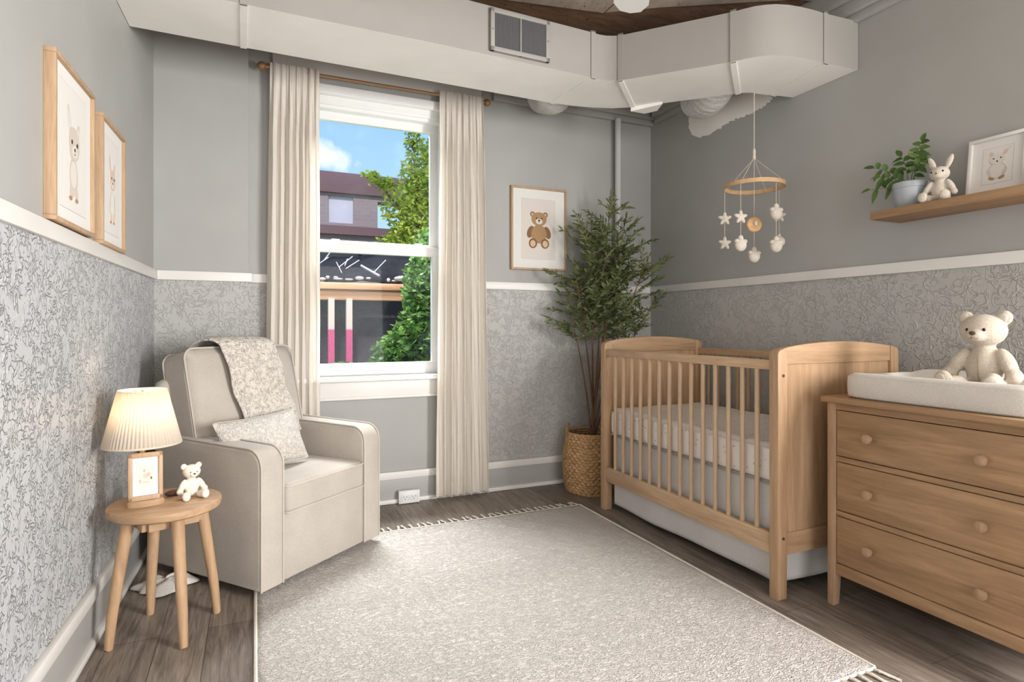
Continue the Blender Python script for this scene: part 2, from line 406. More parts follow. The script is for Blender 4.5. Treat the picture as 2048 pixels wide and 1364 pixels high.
def thing(name, label, cat, loc=(0, 0, 0), rz=0, group=None):
    o = bpy.data.objects.new(name, None); COL.objects.link(o); o.empty_display_size = .05
    o.location = loc; o.rotation_euler = (0, 0, R(rz)); return tag(o, label, cat, group)
def struct(mb, name, m=None, smooth=35, parent=None):
    o = mb.build(name, m, parent, smooth); o['kind'] = 'structure'; return o
def bake(o):
    dg = bpy.context.evaluated_depsgraph_get(); dg.update()
    me = bpy.data.meshes.new_from_object(o.evaluated_get(dg)); old = o.data; o.modifiers.clear(); o.data = me
    for p in me.polygons: p.use_smooth = True
    return o
def solid(o, t, off=0):
    md = o.modifiers.new('thick', 'SOLIDIFY'); md.thickness = t; md.offset = off; return o
def subd(o, n=1):
    md = o.modifiers.new('sub', 'SUBSURF'); md.levels = n; md.render_levels = n; return o
def copy_tree(o, parent=None):
    c = o.copy(); COL.objects.link(c); c.parent = parent
    for ch in list(o.children): copy_tree(ch, c)
    return c
def link_local(o, local):   # dropping keys on a copied part is not needed: only roots carry category
    return o

# ================================================================== ROOM SHELL
XL, XR, YB, YN, ZC = -.49, 2.74, 3.64, -2.8, 2.80
YBL = 3.59   # left stretch of the back wall stands proud
struct(MB().box(XL-.4, XR+.12, YN-.12, YB+.14, -.06, 0), 'floor', 'floor')
c = MB()
c.box(XL-.4, XR+.12, YN-.12, YB+.14, ZC, ZC+.1, m='ceiling_brown')
c.prism([(XL, -2.6), (XL, 2.86), (1.16, 2.80), (1.72, 2.70)] + [(1.72, -2.6)], ZC-.012, ZC, 'z', m='ceiling_grey'); c.prism([(1.728, -2.6), (1.728, 2.69), (1.97, 2.53), (2.56, 2.19), (2.70, 2.15), (2.70, -2.6)], ZC-.012, ZC, 'z', m='ceiling_grey')
struct(c, 'ceiling')
RAIL0, RAIL1 = 1.345, 1.395
WZ0, WZ1, WX0, WX1 = .80, 2.52, .26, 1.13
# back wall with the window opening; wallpaper below the rail as a thin skin
b = MB()
b.box(-.034, WX0, YB, YB+.14, 0, ZC, m='wall_paint'); b.box(WX1, XR+.12, YB, YB+.14, 0, ZC, m='wall_paint')
b.box(WX0, WX1, YB, YB+.14, 0, WZ0, m='wall_paint'); b.box(WX0, WX1, YB, YB+.14, WZ1, ZC, m='wall_paint')
b.box(XL-.12, -.034, YBL, YB+.14, 0, ZC, m='wall_paint')
b.box(1.17, XR, YB-.003, YB, .18, RAIL0+.01, m='wallpaper'); b.box(-.034, .20, YB-.003, YB, .18, RAIL0+.01, m='wallpaper')
b.box(XL, -.034, YBL-.003, YBL, .18, RAIL0+.01, m='wallpaper')
struct(b, 'wall_back')
b = MB(); b.box(XL-.12, XL, YN-.2, YBL, 0, ZC, m='wall_paint'); b.box(XL, XL+.003, YN-.1, YBL, .18, RAIL0+.01, m='wallpaper_left')
wall_l = struct(b, 'wall_left')
b = MB()
b.box(XR, XR+.12, YN-.12, -1.75, 0, ZC, m='wall_paint'); b.box(XR, XR+.12, -.25, YB, 0, ZC, m='wall_paint')
b.box(XR, XR+.12, -1.75, -.25, 0, .7, m='wall_paint'); b.box(XR, XR+.12, -1.75, -.25, 2.25, ZC, m='wall_paint')
b.box(XR-.003, XR, -.25, YB, .18, RAIL0+.01, m='wallpaper')
wr_ = struct(b, 'wall_right')
b = MB()
b.box(XL-.4, -.25, YN-.12, YN, 0, ZC, m='wall_paint'); b.box(2.05, XR, YN-.12, YN, 0, ZC, m='wall_paint')
b.box(-.25, 2.05, YN-.12, YN, 0, .4, m='wall_paint'); b.box(-.25, 2.05, YN-.12, YN, 2.3, ZC, m='wall_paint')
struct(b, 'wall_rear')
LEFT_TILT = Matrix.Translation((XL, YBL, 0)) @ Matrix.Rotation(R(-1.9), 4, 'Z') @ Matrix.Translation((-XL, -YBL, 0))
def tilt_left(o): o.matrix_basis = LEFT_TILT @ o.matrix_basis; return o
tilt_left(wall_l)
# rough white patch of primer on the right wall
random.seed(3)
P = [(3.198, 2.632), (3.213, 2.537), (3.213, 2.465), (3.183, 2.408), (3.123, 2.373), (3.019, 2.359), (2.919, 2.367), (2.824, 2.388), (2.709, 2.382), (2.611, 2.38), (2.537, 2.402), (2.462, 2.421), (2.462, 2.48), (3.218, 2.72)]
Q = []
for i, (a, z) in enumerate(P):
    a2, z2 = P[(i+1) % len(P)]
    for k in range(9):
        t = k/9; j = .009*random.uniform(-1, 1) if i < 11 else 0
        Q.append((a+(a2-a)*t+j, z+(z2-z)*t+j*.8))
pb = bmesh.new(); pv = [pb.verts.new((XR-.0012, a, z)) for a, z in Q]; pe = [pb.edges.new((pv[i], pv[(i+1) % len(pv)])) for i in range(len(pv))]
bmesh.ops.triangle_fill(pb, use_beauty=True, edges=pe)
wp = MB(); wp.add(pb); M['primer'] = paint('white_primer', srgb(244, 240, 233), .6)
wp.build('primer_patch', 'primer', wr_, label='rough brushed patch of white primer')

# chair rail
t = MB(); t.box(XL, XL+.018, YN-.1, YBL, RAIL0, RAIL1, .003); tilt_left(struct(t, 'trim_1', 'trim'))
t = MB(); t.box(XL+.018, -.034+.018, YBL-.018, YBL, RAIL0, RAIL1, .003); t.box(-.034, .22, YB-.018, YB, RAIL0, RAIL1, .003); t.box(1.17, XR-.018, YB-.018, YB, RAIL0, RAIL1, .003); struct(t, 'trim_2', 'trim')
t = MB(); t.box(XR-.018, XR, -.25, YB, RAIL0, RAIL1, .003); struct(t, 'trim_3', 'trim')
# cornice ledge high in the far corner
def cornice(bm, pts_axis, a0, a1, wall, sgn):
    for (z0, z1, d) in ((2.60, 2.64, .035), (2.64, 2.70, .06), (2.70, 2.80, .09)):
        if pts_axis == 'y': bm.box(a0, a1, wall-d, wall, z0, z1, .004, m='wall_paint')
        else: bm.box(wall-d, wall, a0, a1, z0, z1, .004, m='wall_paint')
t = MB(); cornice(t, 'y', 1.45, XR, YB, 1); struct(t, 'trim_4')
t = MB(); cornice(t, 'x', -.2, YB-.09, XR, 1); struct(t, 'trim_5')
# baseboards: grey board, white cap, white shoe
def baseboard(name, ax, a0, a1, wall, s):
    t = MB()
    def bb(d0, z0, z1, m, bev=.003):
        lo, hi = (wall, wall+s*d0) if s > 0 else (wall+s*d0, wall)
        if ax == 'x': t.box(lo, hi, a0, a1, z0, z1, bev, m=m)
        else: t.box(a0, a1, lo, hi, z0, z1, bev, m=m)
    bb(.016, 0, .15, 'base_grey'); bb(.024, .15, .196, 'trim', .005); bb(.012, .135, .15, 'base_grey'); bb(.032, 0, .028, 'trim', .008)
    return struct(t, name)
tilt_left(baseboard('baseboard_left', 'x', YN, YBL, XL, 1))
baseboard('baseboard_back', 'y', -.034, XR, YB, -1)
baseboard('baseboard_right', 'x', -.2, YB-.03, XR, -1)
t = MB(); t.box(XL+.03, -.02, YBL-.02, YBL, 0, .19, .003); struct(t, 'baseboard_front', 'base_grey')

# ------------------------------------------------------------------ window in view
wt = MB()
# casing, jambs, head
wt.box(WX0-.08, WX0+.05, YB-.02, YB+.02, WZ0-.03, WZ1+.02, .004); wt.box(1.10, 1.20, YB-.02, YB+.02, WZ0-.03, WZ1+.02, .004)
wt.box(WX0, WX0+.055, YB, YB+.13, WZ0, WZ1, .003); wt.box(1.095, WX1, YB, YB+.13, WZ0, WZ1, .003)
wt.box(WX0-.08, 1.20, YB-.03, YB+.03, 2.475, 2.53, .006)
wt.box(WX0+.05, 1.10, YB+.005, YB+.10, 2.425, 2.48, .006); wt.box(WX0+.05, 1.10, YB+.02, YB+.11, 2.405, 2.43, .004)
win = struct(wt, 'window_1', 'window_white')
s = MB()   # upper sash (outer track)
s.box(.30, 1.10, YB+.075, YB+.11, 2.355, 2.41, .005); s.box(.30, .345, YB+.077, YB+.108, 1.55, 2.36, .003); s.box(1.045, 1.098, YB+.077, YB+.108, 1.55, 2.36, .003); s.box(.30, 1.10, YB+.075, YB+.11, 1.585, 1.625, .004)
s.build('upper_sash', 'window_white', win)
MB().box(.34, 1.05, YB+.09, YB+.094, 1.62, 2.36).build('upper_pane', 'glass', win)
s = MB()   # lower sash (inner track)
s.box(.30, 1.10, YB+.03, YB+.07, 1.545, 1.605, .006); s.box(.30, .345, YB+.032, YB+.068, .82, 1.56, .003); s.box(1.045, 1.098, YB+.032, YB+.068, .82, 1.56, .003); s.box(.30, 1.10, YB+.03, YB+.07, .79, .872, .006)
s.build('lower_sash', 'window_white', win)
MB().box(.34, 1.05, YB+.048, YB+.052, .865, 1.55).build('lower_pane', 'glass', win)
s = MB(); s.box(WX0-.06, 1.19, YB-.055, YB+.04, .765, .795, .008); s.build('window_sill', 'window_white', win)
s = MB(); s.box(WX0-.04, 1.17, YB-.02, YB, .665, .765, .004); s.box(WX0-.04, 1.17, YB-.03, YB, .655, .672, .004); s.build('apron', 'trim', win)
s = MB(); s.box(.42, .47, YB+.02, YB+.035, 1.61, 1.625, .003); s.box(.93, .98, YB+.02, YB+.035, 1.61, 1.625, .003); s.build('sash_latch', 'outlet', win)
# header board above the window, half behind the duct
t = MB(); t.box(.092, 1.364, YB-.028, YB, 2.572, 2.76, .003); struct(t, 'trim_6', 'board')

# ------------------------------------------------------------------ curtain rod and curtains
rod = thing('curtain_rod', 'thin brass curtain rod with round wooden finials above the window', 'curtain rod', (.71, 3.565, 2.555))
MB().tube([(-.64, 0, 0), (.645, 0, 0)], .0085, 12).build('rod', 'rod', rod)
for sx in (-1, 1):
    f = MB(); f.tube([(sx*.64, 0, 0), (sx*.655, 0, 0), (sx*.66, 0, 0)], [.012, .013, .010], 12); f.ell((sx*.676, 0, 0), (.023, .023, .023)); f.build('finial', 'rod', rod)
    k = MB(); k.tube([(sx*.585, .07, .02), (sx*.585, .012, .02), (sx*.585, 0, .012)], .005, 8); k.box(sx*.585-.01, sx*.585+.01, .06, .074, -.01, .05, .002); k.build('bracket', 'outlet', rod)
def curtain(label, x0, x1, b0, b1, folds, seed, behind=False):
    """hangs from z 2.575 to the floor; x0..x1 top, b0..b1 bottom"""
    rnd = random.Random(seed); ph = [rnd.uniform(-.5, .5) for _ in range(folds+2)]
    def fn(u, v):
        z = 2.578*(1-v)+.022*v
        a = folds*2*PI*u + .9*math.sin(2.3*PI*u+seed) + .35*math.sin(5*v+u*7+seed)*v
        gather = min(1, max(0, (2.50-z)/.30))
        amp = (.008+.024*gather)*(.8+.25*math.sin(u*17+seed))
        x = (x0+(x1-x0)*u)*(1-v)+(b0+(b1-b0)*u)*v + .006*math.sin(2*a)
        y = amp*math.sin(a) + .003*math.sin(a*3+z*9)
        if gather < 1: y += .004*math.sin(folds*3*2*PI*u)
        if behind:
            k_ = min(1, max(0, (1.15-z)/.25)); y = y*(1-.45*k_)+.028*k_
        return (x, 3.553 + max(-.05, min(.055, y)), z)
    mb = MB(); mb.grid(fn, folds*22, 60)
    o = mb.build('curtain', 'sheer', None, 80); solid(o, .0015); bake(o)
    tag(o, label, 'curtain', 'sheer window curtains')
    hem = MB(); hem.grid(lambda u, v: (lambda p: (p[0], p[1]-.0022, p[2]))(fn(u, .972+.026*v)), folds*22, 2); h = hem.build('hem', 'sheer', o, 80)
    h2 = MB(); h2.grid(lambda u, v: (lambda p: (p[0], p[1]-.0022, p[2]))(fn(u, .0+.028*v)), folds*22, 3); h2.build('header_tape', 'sheer', o, 80)
curtain('cream sheer curtain left of the window, hanging behind the armchair', .075, .335, .040, .345, 7, 1.3, True)
curtain('cream sheer curtain right of the window, hanging free to the floor', 1.068, 1.35, 1.04, 1.385, 7, 4.1)

# ------------------------------------------------------------------ outlet, pipe
ot = thing('power_outlet', 'white double power outlet box on the baseboard below the window', 'outlet', (.875, 3.612, 0))
MB().box(-.066, .066, -.035, .0, .004, .082, .004).build('box', 'outlet', ot)
f = MB(); f.box(-.058, .058, -.038, -.034, .010, .076, .002); f.build('cover_plate', 'outlet', ot)
for sx in (-.027, .027):
    q = MB(); q.box(sx-.021, sx+.021, -.041, -.037, .027, .060, .006)
    q.build('socket', 'outlet', ot)
    q = MB()
    for dx in (-.009, .009): q.box(sx+dx-.0015, sx+dx+.0015, -.0418, -.0405, .042, .053)
    q.ell((sx, -.041, .034), (.003, .001, .003)); q.build('slots', 'slot', ot)
pp = MB(); pp.tube([(2.41, 3.585, .0), (2.41, 3.585, 2.60)], .022, 16)
tag(pp.build('wall_pipe', 'pipe'), 'white painted vertical pipe in the far corner behind the olive tree', 'pipe')

# ================================================================== DUCTWORK
ZB = 2.42; HT = .24
# stations: (front x,y) (back x,y) z of the underside
ST = [((XL-.030, 2.63), (XL-.016, 3.04), 2.42), ((-.043, 2.645), (-.05, 3.055), 2.42), ((.84, 2.652), (1.168, 3.077), 2.42), ((1.645, 2.683), (1.608, 3.086), 2.42),
      ((1.69, 2.688), (1.74, 3.075), 2.42), ((1.728, 2.679), (1.87, 3.045), 2.418), ((1.76, 2.66), (1.98, 3.00), 2.415), ((1.785, 2.632), (2.075, 2.925), 2.41),
      ((1.94, 2.40), (2.245, 2.68), 2.39), ((2.105, 2.155), (2.417, 2.439), 2.37), ((2.135, 2.11), (2.436, 2.42), 2.37), ((2.162, 2.076), (2.455, 2.41), 2.37), ((2.20, 2.045), (2.475, 2.403), 2.37),
      ((2.24, 2.022), (2.495, 2.40), 2.37), ((2.30, 2.003), (2.515, 2.398), 2.37), ((2.366, 1.993), (2.54, 2.397), 2.37), ((2.44, 1.988), (2.575, 2.390), 2.37), ((2.524, 1.988), (2.61, 2.380), 2.37), ((2.738, 1.975), (2.738, 2.36), 2.37)]
duct = thing('air_duct', 'long white rectangular air duct bending around below the ceiling', 'duct', (0, 0, 0))
d = bmesh.new(); rings = []
for (f_, b_, z) in ST:
    rings.append([d.verts.new((f_[0], f_[1], z)), d.verts.new((b_[0], b_[1], z)), d.verts.new((b_[0], b_[1], z+HT)), d.verts.new((f_[0], f_[1], z+HT))])
for A, B in zip(rings, rings[1:]):
    for k in range(4): d.faces.new((A[k], A[(k+1) % 4], B[(k+1) % 4], B[k]))
d.faces.new(rings[0]); d.faces.new(rings[-1][::-1])
bmesh.ops.recalc_face_normals(d, faces=d.faces)
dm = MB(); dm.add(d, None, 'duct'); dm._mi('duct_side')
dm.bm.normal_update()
for f_ in dm.bm.faces: f_.material_index = 1 if abs(f_.normal.z) < .5 else 0  # upright faces get the painted-in shade tone
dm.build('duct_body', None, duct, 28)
def strap(i, wd=.018, i2=None):
    """raised drive-cleat around the duct at station i"""
    f_, b_, z = ST[i]; F = Vector((*f_, 0)); B = Vector((*b_, 0)); n = ST[min(i+1, len(ST)-1)][0]; p = ST[max(i-1, 0)][0]
    t = Vector((n[0]-p[0], n[1]-p[1], 0)).normalized()*wd; c = (B-F).normalized()*.006; m_ = MB()
    def slab(a, b2, dz0, dz1):
        bb = bmesh.new(); vs = []
        for zz in (dz0, dz1):
            for q in (a-t, a+t, b2+t, b2-t): vs.append(bb.verts.new((q.x, q.y, z+zz)))
        for fc in ((0, 1, 2, 3), (7, 6, 5, 4), (0, 4, 5, 1), (1, 5, 6, 2), (2, 6, 7, 3), (3, 7, 4, 0)): bb.faces.new([vs[k] for k in fc])
        bmesh.ops.recalc_face_normals(bb, faces=bb.faces); m_.add(bb)
    slab(F-c, B+c, -.006, .0); slab(F-c, F, -.006, HT+.008); slab(B, B+c, -.006, HT+.008); slab(F-c, B+c, HT, HT+.008)
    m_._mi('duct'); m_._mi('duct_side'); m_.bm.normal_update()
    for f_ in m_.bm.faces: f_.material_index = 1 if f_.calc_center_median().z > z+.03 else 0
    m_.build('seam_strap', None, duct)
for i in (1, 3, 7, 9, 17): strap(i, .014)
# return-air grille on the duct face
vg = thing('air_vent', 'dark slotted air grille with beige frame on the duct side', 'vent', (1.208, 2.662, 2.542), 1.4)
VW, VH = .163, .104
f = MB()
f.box(-VW, VW, -.018, .0, VH-.022, VH, .003); f.box(-VW, VW, -.018, 0, -VH, -VH+.022, .003); f.box(-VW, -VW+.022, -.018, 0, -VH, VH, .003); f.box(VW-.022, VW, -.018, 0, -VH, VH, .003)
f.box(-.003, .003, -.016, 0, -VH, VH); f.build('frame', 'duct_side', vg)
MB().box(-VW+.01, VW-.01, -.004, .0, -VH+.01, VH-.01).build('recess', 'dark', vg)
M['slat'] = plain('grey_slat', srgb(112, 112, 114), .5)
q = MB()
for k in range(34):
    x = -VW+.028+k*(2*VW-.056)/33
    q.box(-.0012, .0012, -.006, .006, -VH+.018, VH-.018, mtx=Matrix.Translation((x, -.009, 0)) @ Matrix.Rotation(R(38), 4, 'Z'))
q.build('louvre', 'slat', vg, label='row of thin upright grey slats')
for sx in (-1, 1): MB().ell((sx*(VW-.011), -.019, 0), (.004, .002, .004), seg=10).build('screw', 'slat', vg)
# flexible ducts peeping out behind the rectangular one
def flexduct(pts, r, label):
    n = 26; P = []
    for i in range(n+1):
        t = i/n*(len(pts)-1); k = min(int(t), len(pts)-2); f_ = t-k
        p0, p1, p2, p3 = [Vector(pts[max(0, min(len(pts)-1, k+j))]) for j in (-1, 0, 1, 2)]
        P.append(.5*((2*p1)+(-p0+p2)*f_+(2*p0-5*p1+4*p2-p3)*f_*f_+(-p0+3*p1-3*p2+p3)*f_**3))
    m_ = MB(); m_.tube(P, [r*(1+.035*math.sin(i*2.1)) for i in range(n+1)], 24)
    tag(m_.build('flexible_duct', 'flex', None, 60), label, 'duct')
flexduct([(1.62, 3.085, 2.60), (1.68, 3.20, 2.575), (1.75, 3.33, 2.58), (1.80, 3.50, 2.64), (1.8, 3.60, 2.68)], .115, 'crinkled white flexible duct bulging below the duct right of the curtain')
flexduct([(2.46, 2.62, 2.52), (2.51, 2.74, 2.495), (2.57, 2.88, 2.51), (2.62, 3.0, 2.56)], .105, 'crinkled white flexible duct by the right wall above the primer patch')
tr = MB(); tr.prism([(2.06, 2.93), (2.16, 2.76), (2.20, 2.86), (2.16, 2.93)], 2.385, 2.41, 'z')
tag(tr.build('duct_flange', 'duct'), 'small white sheet metal flange behind the duct bend', 'flange')

# ceiling fan, only one blade tip reaches the frame
fan = thing('ceiling_fan', 'white ceiling fan, one blade tip showing at the top edge', 'ceiling fan', (1.13, 1.55, 2.49), 57.6)
q = MB(); q.lathe([(0, -.07), (.07, -.065), (.10, -.03), (.10, .04), (.05, .07), (0, .07)]); q.build('motor_housing', 'fan_white', fan)
MB().tube([(0, 0, .06), (0, 0, .31)], .014, 12).build('down_rod', 'fan_white', fan)
for k in range(5):
    q = MB(); q.prism([(.12, -.035), (.20, -.06), (.66, -.075), (.72, -.045), (.735, 0), (.72, .045), (.66, .075), (.20, .06), (.12, .035)], -.004, .004, 'z', mtx=Matrix.Rotation(k*2*PI/5, 4, 'Z') @ Matrix.Rotation(R(8), 4, 'X'))
    q.build('blade', 'fan_white', fan)

# ================================================================== PICTURES
def ellpoly(cx, cz, rx, rz, rot=0, n=28):
    out = []
    for k in range(n):
        a = 2*PI*k/n; x, z = rx*math.cos(a), rz*math.sin(a); out.append((cx+x*math.cos(rot)-z*math.sin(rot), cz+x*math.sin(rot)+z*math.cos(rot)))
    return out
def picture(name, label, W, H, loc, rz, art, fw=.014, dp=.024, inner=None, fmat='frame_wood', cat='picture', tilt=0, group=None, paper='print_paper'):
    """local x right, z up from the bottom edge, faces -y, back at y=0"""
    r = thing(name, label, cat, loc, rz, group); r.rotation_euler[0] = 0
    if tilt: r.rotation_euler = (Matrix.Rotation(R(rz), 3, 'Z') @ Matrix.Rotation(R(tilt), 3, 'X')).to_euler()
    f = MB(); f.box(-W/2, W/2, -dp, 0, H-fw, H, .002); f.box(-W/2, W/2, -dp, 0, 0, fw, .002); f.box(-W/2, -W/2+fw, -dp, 0, fw, H-fw, .002); f.box(W/2-fw, W/2, -dp, 0, fw, H-fw, .002)
    f.build('frame', fmat, r)
    MB().box(-W/2+.003, W/2-.003, -dp+.012, -.002, .003, H-.003).build('mat_board', 'white_paper', r)
    ix0, ix1, iz0, iz1 = inner
    yy = -dp+.012
    p = MB(); p.box(ix0-.0015, ix1+.0015, yy-.0004, yy, iz0-.0015, iz1+.0015, m='line'); p.box(ix0, ix1, yy-.0008, yy-.0002, iz0, iz1, m=paper)
    if paper == 'pale_paper': art = [(a_, {'art_beige': 'art_faint', 'art_cream': 'art_fainter', 'art_peach': 'art_faint_peach', 'art_brown': 'art_tan'}.get(b_, b_)) for a_, b_ in art]
    for i, (poly, m_) in enumerate(art): p.prism(poly, yy-.0009-.00025*i, yy-.0006, 'y', m=m_)
    p.build('print', None, r, 20); return r
def critter(cx, cz, s, kind, sx=1.0):
    """a small standing or sitting animal drawn from soft shapes; s = total height; sx = squeeze"""
    E = lambda x, z, rx, rz, rot=0, m_='art_beige': (ellpoly(cx+x*s*sx, cz+z*s, rx*s*sx, rz*s, rot), m_)
    A = []
    if kind == 'bear':
        for q in (-1, 1): A += [E(q*.17, .90, .065, .07, 0, 'art_brown'), E(q*.17, .895, .035, .04, 0, 'art_light')]
        for q in (-1, 1): A += [E(q*.225, .42, .085, .17, q*.35, 'art_brown')]
        A += [E(0, .37, .205, .25, 0, 'art_tan')]
        A += [E(0, .37, .17, .21, 0, 'art_tan')]
        for q in (-1, 1): A += [E(q*.16, .12, .11, .135, q*.15, 'art_brown'), E(q*.165, .11, .07, .09, q*.15, 'art_light')]
        A += [E(0, .775, .20, .185, 0, 'art_tan'), E(0, .71, .09, .075, 0, 'art_cream'), E(0, .74, .03, .022, 0, 'art_dark'), E(0, .70, .012, .022, 0, 'art_brown')]
        for q in (-1, 1): A += [E(q*.07, .80, .018, .018, 0, 'art_dark')]
    elif kind == 'fawn':
        A += [E(-.14, .90, .05, .15, .25, 'art_beige'), E(.16, .80, .05, .12, -.35, 'art_beige'), E(-.14, .89, .025, .10, .25, 'art_cream'), E(.16, .79, .025, .08, -.35, 'art_cream')]
        A += [E(0, .27, .15, .22, 0, 'art_beige'), E(0, .30, .10, .15, 0, 'art_cream')]
        for q in (-1, 1): A += [E(q*.09, .08, .055, .09, 0, 'art_beige'), E(q*.10, .02, .05, .025, 0, 'art_brown')]
        A += [E(0, .64, .19, .19, 0, 'art_beige'), E(.02, .56, .09, .07, 0, 'art_cream'), E(.02, .58, .022, .022, 0, 'art_dark'), E(.02, .53, .01, .014, 0, 'art_dark')]
        for q in (-1, 1): A += [E(q*.09+.01, .65, .02, .026, 0, 'art_dark')]
    elif kind == 'fox':
        A += [E(-.11, .92, .04, .14, .2, 'art_peach'), E(.13, .86, .04, .12, -.3, 'art_peach')]
        A += [E(0, .28, .13, .23, 0, 'art_cream'), E(0, .30, .08, .16, 0, 'white_paper')]
        for q in (-1, 1): A += [E(q*.12, .30, .03, .17, q*.15, 'art_beige'), E(q*.07, .08, .04, .09, 0, 'art_peach'), E(q*.08, .02, .04, .02, 0, 'art_brown')]
        A += [E(0, .68, .16, .16, 0, 'art_peach'), E(0, .61, .08, .06, 0, 'art_cream'), E(0, .63, .02, .018, 0, 'art_dark')]
        for q in (-1, 1): A += [E(q*.07, .70, .017, .02, 0, 'art_dark')]
    elif kind == 'mouse':
        A += [E(-.17, .86, .06, .10, .3, 'art_peach'), E(.20, .88, .06, .10, -.5, 'art_peach'), E(.30, .97, .10, .008, .9, 'art_beige')]
        A += [E(0, .32, .26, .27, 0, 'art_beige'), E(0, .33, .225, .235, 0, 'art_cream')]
        for q in (-1, 1): A += [E(q*.14, .08, .09, .045, q*.4, 'art_brown'), E(q*.21, .28, .05, .12, q*-.4, 'art_beige')]
        A += [E(0, .70, .22, .17, 0, 'art_cream'), E(0, .62, .025, .025, 0, 'art_dark')]
        for q in (-1, 1): A += [E(q*.10, .72, .022, .022, 0, 'art_dark')]
    return A
picture('framed_picture', 'oak framed print of a brown teddy bear beside the olive tree', .425, .568, (1.792, YB, 1.483), 0, critter(0, .155, .255, 'bear', 1.12), inner=(-.130, .125, .078, .488))
tilt_left(picture('framed_picture', 'oak framed print of a fawn, larger and nearer one on the left wall', .385, .485, (XL, 2.215, 1.400), 90, critter(.00, .087, .275, 'fawn', 1.0), inner=(-.125, .13, .055, .43), dp=.030, paper='pale_paper'))
tilt_left(picture('framed_picture', 'oak framed print of a fox cub, farther one on the left wall', .335, .47, (XL, 2.672, 1.395), 90, critter(.0, .095, .245, 'fox', 1.0), inner=(-.11, .11, .055, .41), dp=.030, paper='pale_paper'))

# ================================================================== ARMCHAIR
ch = thing('armchair', 'oatmeal fabric swivel armchair in the left corner by the window', 'armchair', (.085, 3.032, 0), 40)
def arcpts(cx, cy, r, a0, a1, n=8): return [(cx+r*math.cos(R(a0+(a1-a0)*i/n)), cy+r*math.sin(R(a0+(a1-a0)*i/n))) for i in range(n+1)]
HW = .368; AT = .122; YF = -.335; YR = .335; ZB0 = .035
# arms: side profile in (y,z)
for sx in (-1, 1):
    prof = [(YF, ZB0)] + arcpts(YF+.075, .600-.075, .075, 180, 95, 8) + [(YR-.08, .612)] + arcpts(YR-.07, .542, .07, 90, 0, 6) + [(YR, ZB0)]
    x0, x1 = (sx*HW, sx*(HW-AT)) if sx < 0 else (sx*(HW-AT), sx*HW)
    a = MB(); a.prism(prof, x0, x1, 'x', bev=.014, seg=3); arm = a.build('arm', 'linen_chair', ch, 40)
    p = MB()
    for xx in (x0+.012, x1-.012):
        path = [(xx, y, z) for y, z in prof[:-1]]; sh = []
        for i, (q, y, z) in enumerate(path): sh.append((q + (-.006 if xx < (x0+x1)/2 else .006), y-.001 if i < 6 else y, z+.002 if i > 3 else z))
        p.tube(sh, .0042, 6)
    p.build('piping', 'piping', arm)
# front panel and lower body
b_ = MB(); b_.box(-HW+AT-.005, HW-AT+.005, YF+.008, YR-.05, ZB0, .315, .008); b_.build('base', 'linen_chair', ch)
b_ = MB(); b_.box(-HW+.01, HW-.01, YR-.09, YR+.01, ZB0, .62, .03, seg=4); b_.build('back_panel', 'linen_chair', ch)
# outer back frame, lower than the back cushion
lean = Matrix.Translation((0, .215, .42)) @ Matrix.Rotation(R(-12), 4, 'X')
b_ = MB(); b_.box(-.355, .345, .0, .09, -.05, .455, .042, mtx=lean, seg=5); bf = b_.build('back_frame', 'linen_chair', ch, 50)
p = MB(); p.tube([lean @ Vector(q) for q in ((-.335, .012, .10), (-.335, .012, .38), (-.325, .012, .42), (-.30, .012, .437), (-.2, .012, .44))], .0042, 6); p.build('piping', 'piping', bf)
# back cushion
def cushion(W, T, H, bulge, corner, e=4):
    """closed pillow-box surface: local x width, y thickness, z height, centred in x/y, base z=0"""
    m_ = MB()
    b = bmesh.new(); bmesh.ops.create_cube(b, size=2); bmesh.ops.subdivide_edges(b, edges=b.edges, cuts=13, use_grid_fill=True)
    for v in b.verts:
        x, y, z = v.co
        # round the corners of the outline
        n_ = (abs(x)**e+abs(z)**e)**(1/e); mm = max(abs(x), abs(z))
        k = 1 if n_ == 0 else (mm/n_)**corner
        fx, fz = x*k, z*k
        bl = (1-x*x)*(1-z*z)
        edge = max(abs(x), abs(z)); yr = y*(1-.16*max(0, (edge-.86)/.14)**2)
        v.co = (fx*W/2*(1+.0*bl), yr*(T/2+bulge*bl**.5), (fz+1)*H/2)
    m_.add(b); return m_
bcl = Matrix.Translation((-.012, .155, .405)) @ Matrix.Rotation(R(-13), 4, 'X')
c = cushion(.62, .17, .595, .028, .9, 9); bmesh.ops.transform(c.bm, matrix=bcl, verts=c.bm.verts)
bc = c.build('back_cushion', 'linen_chair', ch, 70)
def rrect(W, H, r, n=6, z0=0):
    P = []
    for cx, cz, a in ((W/2-r, H-r, 0), (-W/2+r, H-r, 90), (-W/2+r, r, 180), (W/2-r, r, 270)):
        for i in range(n+1): P.append((cx+r*math.cos(R(a+90*i/n)), cz+r*math.sin(R(a+90*i/n))+z0))
    return P
p = MB()
for yy in (-.077, .077): p.tube([bcl @ Vector((x, yy, z)) for x, z in rrect(.612, .590, .05, 6, .002)], .0045, 6, closed=True)
p.build('piping', 'piping', bc)
